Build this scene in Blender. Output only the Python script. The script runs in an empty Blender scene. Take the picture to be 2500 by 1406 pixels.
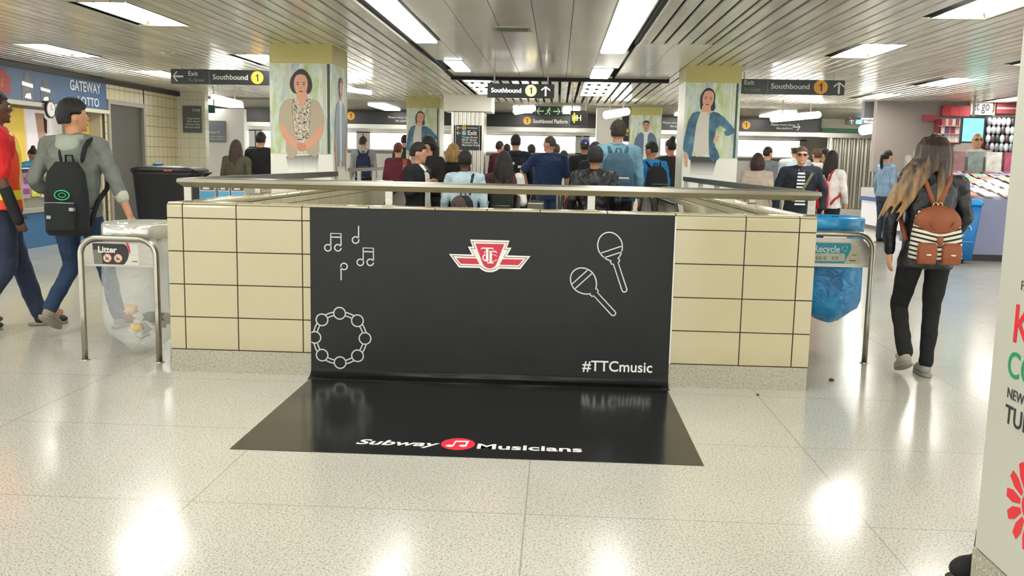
import bpy, bmesh, math, random
from mathutils import Vector, Matrix, Euler
random.seed(7)
C = bpy.context.scene.collection
sc = bpy.context.scene
PI = math.pi

# ------------------------------------------------------------------ camera
F_PX, PIT, YAW, ROL, CH = 2239.5, .137117, -.0465699, .02047612, 1.3565
_f = Vector((math.sin(YAW)*math.cos(PIT), math.cos(YAW)*math.cos(PIT), -math.sin(PIT)))
_r = Vector((math.cos(YAW), -math.sin(YAW), 0)); _u = _r.cross(_f)
_r2 = math.cos(ROL)*_r + math.sin(ROL)*_u; _u2 = -math.sin(ROL)*_r + math.cos(ROL)*_u
cd = bpy.data.cameras.new('camera'); cam = bpy.data.objects.new('camera', cd); C.objects.link(cam)
cd.sensor_width = 36; cd.lens = F_PX/2500*36; cd.clip_start = .05; cd.clip_end = 200
M = Matrix((_r2, _u2, -_f)).transposed().to_4x4(); M.translation = (0, 0, CH)
cam.matrix_world = M
sc.camera = cam
# ------------------------------------------------------------------ world, exposure
w = bpy.data.worlds.new('world'); sc.world = w; w.use_nodes = True
w.node_tree.nodes['Background'].inputs[0].default_value = (.85, .86, .84, 1)
w.node_tree.nodes['Background'].inputs[1].default_value = 3.6
sc.view_settings.view_transform = 'Standard'; sc.view_settings.look = 'None'
sc.view_settings.gamma = 1; sc.view_settings.use_curve_mapping = False
sc.view_settings.exposure = -0.08
LAMP = 12.0      # strength of the ceiling diffusers

def at(px, py, Y):
    'the point of the place that the photo shows at (px, py) when it stands at depth Y'
    d = (px-1250)/F_PX*_r2 - (py-703)/F_PX*_u2 + _f
    return d*(Y/d.y) + Vector((0, 0, CH))
def onx(px, py, X):
    d = (px-1250)/F_PX*_r2 - (py-703)/F_PX*_u2 + _f
    return d*(X/d.x) + Vector((0, 0, CH))

# ------------------------------------------------------------------ materials
def lin(h):
    h = h.lstrip('#'); v = [int(h[i:i+2], 16)/255 for i in (0, 2, 4)]
    return tuple(c/12.92 if c <= .04045 else ((c+.055)/1.055)**2.4 for c in v)+(1,)
_mc = {}
def mat(h, rough=.6, metal=0., bump=0., bscale=8., emit=0., trans=0., alpha=1., var=0., coat=0., vscale=3., name=None, stretch=None):
    k = (h, rough, metal, bump, bscale, emit, trans, alpha, var, coat, vscale, stretch)
    if k in _mc: return _mc[k]
    m = bpy.data.materials.new(name or 'm_'+h.lstrip('#')); m.use_nodes = True
    nt = m.node_tree; p = nt.nodes['Principled BSDF']
    p.inputs['Base Color'].default_value = lin(h)
    p.inputs['Roughness'].default_value = rough; p.inputs['Metallic'].default_value = metal
    if emit:
        p.inputs['Emission Color'].default_value = lin(h); p.inputs['Emission Strength'].default_value = emit
    if trans: p.inputs['Transmission Weight'].default_value = trans
    if alpha < 1: p.inputs['Alpha'].default_value = alpha
    if coat: p.inputs['Coat Weight'].default_value = coat; p.inputs['Coat Roughness'].default_value = .08
    if bump or var:
        tc = nt.nodes.new('ShaderNodeTexCoord'); src = tc.outputs['Object']
        if stretch:
            mp = nt.nodes.new('ShaderNodeMapping'); mp.inputs['Scale'].default_value = stretch
            nt.links.new(src, mp.inputs['Vector']); src = mp.outputs['Vector']
    if bump:
        n = nt.nodes.new('ShaderNodeTexNoise'); n.inputs['Scale'].default_value = bscale; n.inputs['Detail'].default_value = 4
        n.inputs['Distortion'].default_value = .6
        b = nt.nodes.new('ShaderNodeBump'); b.inputs['Strength'].default_value = 1; b.inputs['Distance'].default_value = bump
        nt.links.new(src, n.inputs['Vector']); nt.links.new(n.outputs['Fac'], b.inputs['Height']); nt.links.new(b.outputs['Normal'], p.inputs['Normal'])
    if var:
        n = nt.nodes.new('ShaderNodeTexNoise'); n.inputs['Scale'].default_value = vscale; n.inputs['Detail'].default_value = 5
        r = nt.nodes.new('ShaderNodeValToRGB'); c = lin(h)
        r.color_ramp.elements[0].position = .3; r.color_ramp.elements[1].position = .7
        r.color_ramp.elements[0].color = tuple(x*(1-var) for x in c[:3])+(1,)
        r.color_ramp.elements[1].color = tuple(min(1, x*(1+var)) for x in c[:3])+(1,)
        nt.links.new(src, n.inputs['Vector']); nt.links.new(n.outputs['Fac'], r.inputs['Fac']); nt.links.new(r.outputs['Color'], p.inputs['Base Color'])
    _mc[k] = m
    return m

class NT:
    'small node helper'
    def __init__(s, name):
        s.m = bpy.data.materials.new(name); s.m.use_nodes = True; s.t = s.m.node_tree; s.p = s.t.nodes['Principled BSDF']
        s.tc = s.t.nodes.new('ShaderNodeTexCoord').outputs['Object']
    def n(s, kind, **kw):
        x = s.t.nodes.new('ShaderNode'+kind)
        for a, b in kw.items():
            if a in x.inputs: x.inputs[a].default_value = b
            else: setattr(x, a, b)
        return x
    def l(s, a, b): s.t.links.new(a, b)
    def sep(s, v=None):
        x = s.n('SeparateXYZ'); s.l(v or s.tc, x.inputs[0]); return x.outputs
    def math(s, op, a, b=None, c=None):
        x = s.n('Math', operation=op)
        for i, v in enumerate((a, b, c)):
            if v is None: continue
            if hasattr(v, 'links'): s.l(v, x.inputs[i])
            else: x.inputs[i].default_value = v
        return x.outputs[0]
    def mix(s, f, a, b):
        x = s.n('Mix', data_type='RGBA')
        for i, v in ((0, f), (6, a), (7, b)):
            if hasattr(v, 'links'): s.l(v, x.inputs[i])
            else: x.inputs[i].default_value = v
        return x.outputs[2]
    def ramp(s, f, stops, interp='LINEAR'):
        x = s.n('ValToRGB'); cr = x.color_ramp; cr.interpolation = interp
        while len(cr.elements) < len(stops): cr.elements.new(.5)
        for e, (p, c) in zip(cr.elements, stops): e.position = p; e.color = c if len(c) == 4 else tuple(c)+(1,)
        s.l(f, x.inputs[0]); return x.outputs[0]
    def noise(s, scale, detail=3, vec=None, dist=0.):
        x = s.n('TexNoise', Scale=scale, Detail=detail, Distortion=dist); s.l(vec or s.tc, x.inputs['Vector']); return x.outputs['Fac']
    def mapping(s, scale=(1, 1, 1), loc=(0, 0, 0)):
        x = s.n('Mapping'); x.inputs['Scale'].default_value = scale; x.inputs['Location'].default_value = loc
        s.l(s.tc, x.inputs[0]); return x.outputs[0]
    def bump(s, h, dist, strength=1.):
        x = s.n('Bump', Distance=dist, Strength=strength); s.l(h, x.inputs['Height']); s.l(x.outputs[0], s.p.inputs['Normal'])
    def color(s, c): s.l(c, s.p.inputs['Base Color'])

def line_mask(T, coord, pitch, off, width):
    'one where |coord-off| mod pitch is near a joint line'
    a = T.math('ADD', coord, -off+1000*pitch); b = T.math('MODULO', a, pitch)
    c = T.math('MINIMUM', b, T.math('SUBTRACT', pitch, b))
    return T.math('LESS_THAN', c, width/2)

def tile_material(name, col, grout, pu, pv, ou, ov, gw, axis='X', rough=.16, var=.05, dirt=False):
    T = NT(name); o = T.sep(); cu = o[0] if axis == 'X' else o[1]
    m = T.math('MAXIMUM', line_mask(T, cu, pu, ou, gw), line_mask(T, o[2], pv, ov, gw))
    n = T.noise(1.7, 4)
    c = T.ramp(n, [(.3, tuple(x*(1-var) for x in lin(col)[:3])), (.7, lin(col))])
    if dirt:
        d = T.math('MULTIPLY', T.math('SUBTRACT', 1, T.math('MULTIPLY', T.math('SUBTRACT', o[2], .14), 8)), T.noise(6, 5)); d = T.math('MAXIMUM', T.math('MULTIPLY', d, .8), 0)
        c = T.mix(d, c, lin('#a89c80'))
    T.color(T.mix(m, c, lin(grout)))
    T.p.inputs['Roughness'].default_value = rough
    T.l(T.math('ADD', T.math('MULTIPLY', m, .6), rough), T.p.inputs['Roughness'])
    T.bump(T.math('ADD', T.math('SUBTRACT', 1, m), T.math('MULTIPLY', T.noise(3, 2), .15)), .0015)
    return T.m

def terrazzo(name, base, rough, joints=True):
    T = NT(name); o = T.sep()
    v = T.n('TexVoronoi', Scale=150.); T.l(T.tc, v.inputs['Vector'])
    f = T.noise(170, 3); g = T.noise(95, 2)
    c = T.ramp(f, [(.35, lin('#8a857a')), (.43, lin(base)), (.60, lin(base)), (.70, lin('#f3efe4'))])
    c2 = T.ramp(g, [(.36, lin('#8f7f6c')), (.47, (1, 1, 1, 1))])
    x = T.n('Mix', data_type='RGBA', blend_type='MULTIPLY'); x.inputs[0].default_value = .42
    T.l(c, x.inputs[6]); T.l(c2, x.inputs[7]); c = x.outputs[2]
    big = T.noise(.6, 3)
    y = T.n('Mix', data_type='RGBA', blend_type='MULTIPLY'); y.inputs[0].default_value = 1
    T.l(c, y.inputs[6]); T.l(T.ramp(big, [(.35, (.88, .88, .86)), (.65, (1, 1, 1))]), y.inputs[7]); c = y.outputs[2]
    if joints:
        m = T.math('MAXIMUM', line_mask(T, o[0], 1.32, -.09, .006), line_mask(T, o[1], .99, 3.41, .006))
        c = T.mix(T.math('MULTIPLY', m, .55), c, lin('#7d796d'))
        T.bump(T.math('SUBTRACT', T.math('MULTIPLY', T.noise(1.3, 2), .5), m), .0012)
    T.color(c)
    T.l(T.math('ADD', T.math('MULTIPLY', T.noise(2.5, 4), .10), rough), T.p.inputs['Roughness'])
    T.p.inputs['Specular IOR Level'].default_value = .6
    return T.m

def slat_material(name, tint):
    T = NT(name)
    n = T.noise(1., 3, T.mapping((2.2, 1.1, 1)))
    st = T.noise(1., 2, T.mapping((6.6, .7, 1)))
    T.color(T.ramp(st, [(.3, tuple(x*.72 for x in lin(tint)[:3])), (.7, lin(tint))]))
    T.p.inputs['Metallic'].default_value = .45
    T.l(T.math('ADD', T.math('MULTIPLY', n, .16), .15), T.p.inputs['Roughness'])
    T.bump(T.math('ADD', T.noise(1., 2, T.mapping((7, 1.6, 1))), T.math('MULTIPLY', n, .5)), .007)
    return T.m

def steel(name, tint='#b9b6ac', rough=.28, sc_=(1, 1, 60)):
    T = NT(name)
    T.color(T.ramp(T.noise(2, 3, T.mapping(sc_)), [(.3, tuple(x*.8 for x in lin(tint)[:3])), (.7, lin(tint))]))
    T.p.inputs['Metallic'].default_value = 1.; T.p.inputs['Roughness'].default_value = rough
    return T.m

WHITE = mat('#e9e6da', .5); BLACK = mat('#17171a', .45); STEEL = steel('brushed_steel'); CHROME = mat('#d8d8d4', .12, 1.)
LAMPM = mat('#fbfcf6', .5, emit=LAMP, name='lamp_diffuser')
LAMPT = mat('#fcfcf5', .5, emit=LAMP*2.1, name='trough_diffuser')

# ------------------------------------------------------------------ mesh builder
class MB:
    def __init__(s): s.v = []; s.f = []; s.mi = []; s.sm = []
    def add(s, vs, fs, mi=0, smooth=False):
        b = len(s.v); s.v += [tuple(v) for v in vs]
        for f in fs: s.f.append([b+i for i in f]); s.mi.append(mi); s.sm.append(smooth)
        return s
    def box(s, x0, x1, y0, y1, z0, z1, mi=0, R=None):
        vs = [Vector((x, y, z)) for z in (z0, z1) for y in (y0, y1) for x in (x0, x1)]
        if R: vs = [R @ v for v in vs]
        return s.add(vs, [(0, 2, 3, 1), (4, 5, 7, 6), (0, 1, 5, 4), (2, 6, 7, 3), (0, 4, 6, 2), (1, 3, 7, 5)], mi)
    def cone(s, p0, r0, p1, r1, n=12, mi=0, smooth=True):
        p0 = Vector(p0); p1 = Vector(p1); d = (p1-p0)
        if d.length < 1e-6: return s
        d.normalize(); a = d.orthogonal().normalized(); b = d.cross(a)
        vs = []
        for p, r in ((p0, r0), (p1, r1)):
            for i in range(n): t = 2*PI*i/n; vs.append(p+(a*math.cos(t)+b*math.sin(t))*r)
        fs = [(i, (i+1) % n, n+(i+1) % n, n+i) for i in range(n)]
        s.add(vs, fs, mi, smooth); s.add(vs[:n], [tuple(reversed(range(n)))], mi); s.add(vs[n:], [tuple(range(n))], mi)
        return s
    def tube(s, pts, r, n=10, mi=0, closed=False):
        pts = [Vector(p) for p in pts]; N = len(pts); rs = r if isinstance(r, (list, tuple)) else [r]*N
        vs = []; prev = None
        for i, p in enumerate(pts):
            if closed: d = pts[(i+1) % N]-pts[i-1]
            else: d = pts[min(i+1, N-1)]-pts[max(i-1, 0)]
            d.normalize()
            a = d.orthogonal().normalized() if prev is None else (prev-d*prev.dot(d)).normalized()
            prev = a; b = d.cross(a)
            for k in range(n): t = 2*PI*k/n; vs.append(p+(a*math.cos(t)+b*math.sin(t))*rs[i])
        fs = []
        for i in range(N if closed else N-1):
            j = (i+1) % N
            for k in range(n): fs.append((i*n+k, i*n+(k+1) % n, j*n+(k+1) % n, j*n+k))
        if not closed: fs += [tuple(reversed(range(n))), tuple(range((N-1)*n, N*n))]
        return s.add(vs, fs, mi, True)
    def ball(s, c, r, R=None, nu=16, nv=10, mi=0, fn=None):
        c = Vector(c); r = Vector((r, r, r)) if not hasattr(r, '__len__') else Vector(r)
        vs = [Vector((0, 0, -1))]
        for j in range(1, nv):
            ph = -PI/2+PI*j/nv
            for i in range(nu): th = 2*PI*i/nu; vs.append(Vector((math.cos(ph)*math.cos(th), math.cos(ph)*math.sin(th), math.sin(ph))))
        vs.append(Vector((0, 0, 1)))
        o = []
        for v in vs:
            k = fn(v) if fn else 1.
            q = Vector((v.x*r.x*k, v.y*r.y*k, v.z*r.z*k))
            if R: q = R @ q
            o.append(c+q)
        fs = [(0, 1+(i+1) % nu, 1+i) for i in range(nu)]
        for j in range(nv-2):
            for i in range(nu): a = 1+j*nu+i; b = 1+j*nu+(i+1) % nu; fs.append((a, b, b+nu, a+nu))
        t = len(vs)-1; a = 1+(nv-2)*nu; fs += [(a+i, a+(i+1) % nu, t) for i in range(nu)]
        return s.add(o, fs, mi, True)
    def loft(s, rings, n=20, mi=0, e=2.3, R=None, smooth=True):
        'rings: (cx,cy,z,rx,ry) superellipses stacked in z'
        vs = []
        for cx, cy, z, rx, ry in rings:
            for i in range(n):
                t = 2*PI*i/n; c_, s_ = math.cos(t), math.sin(t)
                v = Vector((cx+rx*math.copysign(abs(c_)**(2/e), c_), cy+ry*math.copysign(abs(s_)**(2/e), s_), z))
                vs.append(R @ v if R else v)
        fs = []
        for j in range(len(rings)-1):
            for i in range(n): fs.append((j*n+i, j*n+(i+1) % n, (j+1)*n+(i+1) % n, (j+1)*n+i))
        L = len(rings)-1
        fs += [tuple(reversed(range(n))), tuple(range(L*n, (L+1)*n))]
        return s.add(vs, fs, mi, smooth)
    def poly(s, pts, ext=None, mi=0):
        'flat polygon, extruded by the vector ext'
        pts = [Vector(p) for p in pts]; n = len(pts)
        if ext is None: return s.add(pts, [tuple(range(n))], mi)
        e = Vector(ext); s.add(pts+[p+e for p in pts], [tuple(range(n)), tuple(range(2*n-1, n-1, -1))]+[(i, n+i, n+(i+1) % n, (i+1) % n) for i in range(n)], mi)
        return s
    def build(s, name, mats, parent=None, bevel=0, mods=(), loc=None, seg=2):
        me = bpy.data.meshes.new(name); me.from_pydata(s.v, [], s.f)
        mats = mats if isinstance(mats, (list, tuple)) else [mats]
        for m in mats: me.materials.append(m)
        me.polygons.foreach_set('material_index', s.mi); me.polygons.foreach_set('use_smooth', s.sm); me.update()
        bm = bmesh.new(); bm.from_mesh(me); bmesh.ops.recalc_face_normals(bm, faces=bm.faces); bm.to_mesh(me); bm.free()
        o = bpy.data.objects.new(name, me); C.objects.link(o)
        if parent: o.parent = parent
        if loc is not None: o.location = loc
        if bevel:
            b = o.modifiers.new('bevel', 'BEVEL'); b.width = bevel; b.segments = seg; b.limit_method = 'ANGLE'
        for k, kw in mods:
            d = o.modifiers.new(k.lower(), k)
            for a, b in kw.items(): setattr(d, a, b)
        return o

def tag(o, label, cat, group=None, kind=None):
    if label: o['label'] = label
    if cat: o['category'] = cat
    if group: o['group'] = group
    if kind: o['kind'] = kind
    return o
def thing(name, label, cat, loc=(0, 0, 0), rz=0, group=None):
    o = bpy.data.objects.new(name, None); C.objects.link(o); o.location = loc; o.rotation_euler = (0, 0, rz); o.empty_display_size = .2
    return tag(o, label, cat, group)
def struct(name, mb, m, **k):
    o = mb.build(name, m, **k); o['kind'] = 'structure'; return o

def text(name, s, size, m, parent, o, ux=(1, 0, 0), uz=(0, 0, 1), width=None, bold=0., align='LEFT', shear=0., lift=.001, depth=.001):
    'lettering as a mesh: o = baseline start, ux = reading direction, uz = up; lifted along ux x uz... towards the reader'
    c = bpy.data.curves.new(name, 'FONT'); c.body = s; c.size = size; c.offset = bold*size; c.extrude = depth; c.align_x = align
    c.resolution_u = 4; c.shear = shear
    t = bpy.data.objects.new(name+'_tmp', c); C.objects.link(t)
    dg = bpy.context.evaluated_depsgraph_get(); dg.update()
    me = bpy.data.meshes.new_from_object(t.evaluated_get(dg)); bpy.data.objects.remove(t); bpy.data.curves.remove(c)
    me.name = name; me.materials.clear(); me.materials.append(m)
    ux = Vector(ux).normalized(); uz = Vector(uz).normalized(); un = ux.cross(uz)
    xs = [v.co.x for v in me.vertices] or [0, 1]; k = width/(max(xs)-min(xs)) if width else 1.
    x0 = min(xs) if (width and align == 'LEFT') else 0
    o = Vector(o)
    for v in me.vertices: v.co = o+ux*((v.co.x-x0)*k)+uz*v.co.y+un*(v.co.z+lift)
    ob = bpy.data.objects.new(name, me); C.objects.link(ob)
    if parent: ob.parent = parent
    return ob

def stroke(mb, pts, wd, ext, nrm, closed=False, mi=0):
    'flat line of width wd through pts, in the plane with normal nrm'
    pts = [Vector(p) for p in pts]; nrm = Vector(nrm); N = len(pts)
    L = []; Rr = []
    for i in range(N):
        if closed: d = (pts[(i+1) % N]-pts[i]).normalized()+(pts[i]-pts[i-1]).normalized()
        else: d = pts[min(i+1, N-1)]-pts[max(i-1, 0)]
        sd = nrm.cross(d.normalized()); L.append(pts[i]+sd*wd/2); Rr.append(pts[i]-sd*wd/2)
    e = nrm*ext
    for i in range(N if closed else N-1):
        j = (i+1) % N; mb.poly([L[i], L[j], Rr[j], Rr[i]], e, mi)
def circ(cx, cz, r, n=28, rz=None, a0=0): return [(cx+r*math.cos(a0+2*PI*i/n), cz+(rz or r)*math.sin(a0+2*PI*i/n)) for i in range(n)]

# ================================================================== THE SETTING
HC = 2.7
SL = slat_material('ceiling_slats_polished', '#f3efe3')
DARK = mat('#1d1b18', .8)
FLOOR = terrazzo('terrazzo_floor', '#c5c2b8', .11)
# floor, with the opening of the stairwell
WX0, WX1, WY0, WY1 = -2.25, 1.42, 5.72, 10.9
fb = MB()
for x0, x1, y0, y1 in ((-14, WX0, -6, 31), (WX1, 14, -6, 31), (WX0, WX1, -6, WY0), (WX0, WX1, WY1, 31)): fb.box(x0, x1, y0, y1, -.3, 0)
struct('floor', fb, FLOOR)
# slatted ceilings; the slats leave out the recessed lights
LIGHTS = []   # (x0,x1,y0,y1)
for y in (-4.6, -.2, 4.0, 8.35, 12.4, 16.6): LIGHTS.append((-4.38, -3.92, y, y+1.45))
for y in (-3.0, 1.8, 6.8, 11.6, 15.0): LIGHTS.append((-6.95, -6.5, y, y+1.45))
for y in (-5.8, -1.5, 3.0, 7.35, 10.45, 14.9): LIGHTS.append((3.3, 3.78, y, y+1.3))
for y in (-3.5, 1.6, 6.5, 10.9, 14.1, 17.2): LIGHTS.append((5.75, 6.2, y, y+1.4))
for y in (3.0, 7.5, 11.2, 14.6, 17.4): LIGHTS.append((8.3, 8.75, y, y+1.4))  # added row of lamps, brightens the floor far on the right
def slats(name, x0, x1, y0, y1, pitch=.15, gap=.026, z=HC, lights=()):
    mb = MB(); x = x0; k = 0
    while x < x1-1e-3:
        a, b = x+gap/2, min(x+pitch, x1)-gap/2
        cuts = sorted((l[2]-.02, l[3]+.02) for l in lights if l[0]-.02 < b and l[1]+.02 > a)
        ys = y0
        for c0, c1 in cuts+[(y1, y1)]:
            c0 = min(max(c0, y0), y1)
            if c0-ys > .05:
                L = 3.6; off = (k*1.37) % L; yy = ys
                while yy < c0-1e-3:
                    ye = min(c0, (math.floor((yy-off)/L+1e-6)+1)*L+off)
                    dz = random.uniform(-.0012, .0012)
                    mb.poly([(a, yy+.002, z+.016), (a+.004, yy+.002, z+dz), (b-.004, yy+.002, z-dz), (b, yy+.002, z+.016)], (0, ye-yy-.004, 0))
                    yy = ye
            ys = max(ys, c1)
        x += pitch; k += 1
    o = struct(name, mb, SL); return o
slats('ceiling', -8.25, -1.74, -6, 19.3, lights=LIGHTS)
slats('ceiling', .87, 1.71, -6, 10.7)
slats('ceiling', 1.71, 12, -6, 19.3, lights=LIGHTS)
slats('ceiling', -1.70, 1.70, 15.2, 21.4, pitch=.17, gap=.045)
slats('ceiling', 1.71, 12, 19.3, 21.4, pitch=.17, gap=.03)
slats('ceiling', -8.25, -1.74, 19.3, 21.4, pitch=.17, gap=.03)
pl = MB(); pl.box(-14, 14, -6, 21.5, HC+.2, HC+.25)
struct('ceiling', pl, DARK)
# central flush panels, slightly glossy
CP = (-1.62, -1.27)
T = NT('ceiling_panel_enamel'); T.color(T.ramp(T.noise(1.2, 3), [(.3, lin('#e9e6dc')), (.7, lin('#f2efe6'))])); T.p.inputs['Roughness'].default_value = .22
T.p.inputs['Coat Weight'].default_value = .4; T.p.inputs['Coat Roughness'].default_value = .1
PANEL = T.m
pm = MB(); xs = [-1.70, -1.36, -1.0, -.63, -.26, .10, .47, .83]
CL = [(-1.68, -1.40, -5.5, 10.75), (-1.60, -1.33, 12.7, 14.1), (.47, .79, -5.5, 11.5), (.46, .77, 13.45, 14.9)]
def panel(x0, x1, y0, y1): pm.box(x0+.003, x1-.003, y0+.003, y1-.003, HC, HC+.02)
for i in range(len(xs)-1):
    y = -6.
    cs = sorted([(c[2], c[3]) for c in CL if c[0] < xs[i+1]-.04 and c[1] > xs[i]+.04])
    cuts = []
    for a, b in cs: cuts += [(y, a)]; y = b
    cuts += [(y, 15.05)]
    for a, b in cuts:
        n = max(1, round((b-a)/2.7))
        for j in range(n): panel(xs[i], xs[i+1], a+(b-a)*j/n, a+(b-a)*(j+1)/n)
for x0, x1 in ((.87, 1.28), (1.28, 1.71)):
    for j in range(2): panel(x0, x1, 10.72+j*2.16, 10.72+(j+1)*2.16)
struct('ceiling', pm, PANEL)
tr = MB(); tr.box(-1.76, 1.74, 15.05, 15.2, HC-.05, HC+.1)
tr.box(-1.745, -1.70, -6, 15.05, HC-.012, HC+.1); tr.box(.83, .875, -6, 10.7, HC-.006, HC+.1)
struct('trim_1', tr, DARK)
tr = MB(); tr.box(-1.78, -1.745, -6, 15.2, HC-.035, HC-.004); tr.box(-1.78, 1.76, 15.2, 15.25, HC-.045, HC-.0)
tr.box(.875, .90, -6, 10.7, HC-.03, HC)
struct('trim_2', tr, mat('#e8e6dc', .25, .6))

# long flush fluorescent lights of the central bay
def flush_light(c, label):
    x0, x1, y0, y1 = c
    t = thing('ceiling_light', label, 'ceiling light', ((x0+x1)/2, (y0+y1)/2, HC), 0, 'flush lights of the central ceiling')
    hx, hy = (x1-x0)/2, (y1-y0)/2
    m = MB(); m.box(-hx+.02, hx-.02, -hy+.02, hy-.02, -.022, .03); m.build('diffuser', LAMPM, t)
    m = MB()
    for a in ((-hx, -hx+.02, -hy, hy), (hx-.02, hx, -hy, hy), (-hx+.02, hx-.02, -hy, -hy+.02), (-hx+.02, hx-.02, hy-.02, hy)): m.box(*a, -.008, .03)
    m.build('frame', mat('#d8d5c8', .35, .3), t)
flush_light(CL[0], 'long flush fluorescent ceiling light left of centre, running toward the camera')
flush_light(CL[1], 'short square ceiling light at the far left corner of the central panels')
flush_light(CL[2], 'long flush fluorescent ceiling light right of centre, running toward the camera')
flush_light(CL[3], 'short square ceiling light at the far end of the right hand light row')
# recessed lights in the slats
SIDE = mat('#ece8da', .22, .75)
def troffer(c, i):
    x0, x1, y0, y1 = c
    side = 'left' if x0 < 0 else 'right'
    vis = (y0 > 5)
    row = {True: 'inner', False: 'outer'}[abs(x0) < 5.2]
    dist = 'nearest' if y0 < 9 else ('second' if y0 < 13 else 'farther')
    lb = f'recessed fluorescent light in the {side} slatted ceiling, {row} row, {dist} one shown' if vis else f'recessed fluorescent light in the {side} slatted ceiling nearer than the frame shows'
    t = thing('recessed_light', lb, 'ceiling light', ((x0+x1)/2, (y0+y1)/2, HC), 0, 'recessed lights in the slatted ceilings')
    hx, hy = (x1-x0)/2, (y1-y0)/2
    m = MB(); m.box(-hx*.8, hx*.8, -hy+.05, hy-.05, .04, .07); m.build('diffuser', LAMPT, t)
    m = MB()
    for s in (-1, 1):
        m.poly([(s*hx, -hy, 0), (s*hx, hy, 0), (s*(hx*.8+.01), hy-.05, .075), (s*(hx*.8+.01), -hy+.05, .075)], (0, 0, .004))
        m.poly([(-hx, s*hy, 0), (hx, s*hy, 0), (hx*.8, s*(hy-.04), .075), (-hx*.8, s*(hy-.04), .075)], (0, 0, .004))
    m.build('reflector', SIDE, t)
for i, c in enumerate(LIGHTS): troffer(c, i)
# big bare fluorescent fittings near the platform
def tube_light(p0, p1, r, label, drop=.0):
    t = thing('fluorescent_fitting', label, 'ceiling light', p0, 0, 'bright fittings by the platform')
    d = Vector(p1)-Vector(p0); m = MB()
    m.tube([Vector((0, 0, 0)), d*.02, d*.5, d*.98, d], [r*.5, r, r, r, r*.5], n=12); m.build('diffuser', mat('#fffdf4', .5, emit=22), t)
    m = MB(); 
    for k in (.2, .8): m.cone(d*k, .012, d*k+Vector((0, 0, .35)), .012, 6)
    m.build('hanger', mat('#8d8a80', .4, .8), t)
tube_light(at(520, 236, 17.5), at(588, 254, 15.6), .05, 'bright bare fitting hanging above the left wing wall')
tube_light(at(1258, 272, 19.6), at(1303, 264, 20.2), .07, 'bright bare fitting left of the running man exit sign')
tube_light(at(1478, 281, 19.6), at(1532, 272, 20.2), .08, 'bright bare fitting beside the small far pillar on the right')
tube_light(at(1885, 290, 18.5), at(2000, 280, 20.0), .07, 'bright bare fitting above the black platform sign on the right')
tube_light(at(2105, 318, 21.), at(2190, 305, 22.), .11, 'bright fitting in front of the corrugated metal wall')
tube_light(at(850, 219, 16.8), at(905, 226, 16.4), .04, 'small bright fitting just right of the pillar with the beige cardigan poster')

FARL = []
for xa in (-1.62, .42):
    for i in range(4):
        t = thing('ceiling_light', 'narrow bright light bar across the far slats, ' + ('left' if xa < 0 else 'right') + ' set of four over the stairwell', 'ceiling light', (xa+.22, 15.75+i*.95, HC), 0, 'light bars in the far slatted ceiling')
        m = MB(); m.box(-.22, .22, -.22, .22, -.012, -.002); m.build('diffuser', LAMPM, t)
        m = MB(); m.box(-.24, .24, -.24, .24, -.006, .0); m.build('frame', SIDE, t)
for xa in (-8.6, -6.2, -4.4, -.9, .3, 3.2, 5.4, 8.0):  # added lamps that fill the dim platform end with light
    t = thing('ceiling_light', 'added long fill light under the low ceiling near the platform, beyond the far pillars', 'ceiling light', (xa, 23.4, 2.66), 0, 'added fill lights near the platform')
    m = MB(); m.box(-.2, .2, -1.1, 1.1, -.04, -.004); m.build('diffuser', mat('#fdfcf4', .5, emit=16), t)
    m = MB(); m.box(-.22, .22, -1.12, 1.12, -.006, .0); m.build('frame', SIDE, t)
# air grille in the central ceiling
g = thing('ceiling_grille', 'slim dark air grille set in the central ceiling panels', 'vent', (-.5, 9.65, HC))
m = MB(); m.box(-.19, .19, -.15, .15, -.010, .0); m.build('frame', mat('#a9a598', .4), g)
m = MB(); m.box(-.155, .155, -.09, .05, -.014, -.009)
m.build('grille', mat('#4a473e', .6), g)
m = MB()
for k in range(5): m.box(-.15, .15, -.08+k*.03, -.07+k*.03, -.018, -.012)
m.build('slat', mat('#7c786c', .5), g)
for p in ((1230, 187), ):
    pass

# walls of the hall
WT = tile_material('beige_wall_tile', '#d8cda8', '#5d5642', .205, .205, 16.56, .07, .008, 'Y', .25)
WTX = tile_material('cream_wall_tile', '#dcd8c0', '#b3ae97', .205, .205, 0, .07, .006, 'X', .25)
m = MB(); m.box(-8.5, -8.25, 9.0, 11.0, 0, HC+.2); m.box(-8.5, -8.25, 16.56, 16.64, 0, HC+.2); m.box(-8.5, -8.25, 18.16, 20.0, 0, HC+.2); m.box(-8.5, -8.25, 16.6, 18.2, 2.33, HC+.2)
struct('wall_left', m, WT)
m = MB(); m.box(-8.24, -8.18, 10.5, 19.8, HC-.10, HC-.015); struct('trim_3', m, mat('#241f1a', .5))
for a_ in ((-10.6, -8.3, 16.5, 16.56), (-10.6, -8.3, 10.94, 11), (-10.6, -10.5, 11, 16.5)):
    m = MB(); m.box(*a_, 0, HC); struct('wall_left', m, mat('#c9c2ac', .6))
m = MB(); m.box(-8.48, -7.64, 19.8, 20.0, 0, HC+.1); struct('wall_wing', m, WTX)
m = MB(); m.box(-9.6, -7.75, 22.6, 22.8, 0, 2.5); struct('wall_wing', m, mat('#dfddd4', .4))
# door
d = MB(); d.box(-8.34, -8.27, 16.72, 18.08, .01, 2.25); dd = struct('door_1', d, mat('#55544c', .5, bump=.002))
d = MB()
for a in ((16.64, 16.72, 0, 2.33), (18.08, 18.16, 0, 2.33), (16.72, 18.08, 2.25, 2.33)): d.box(-8.4, -8.21, a[0], a[1], a[2], a[3])
d.build('door_frame', mat('#a19c90', .35, .4), dd)
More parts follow.
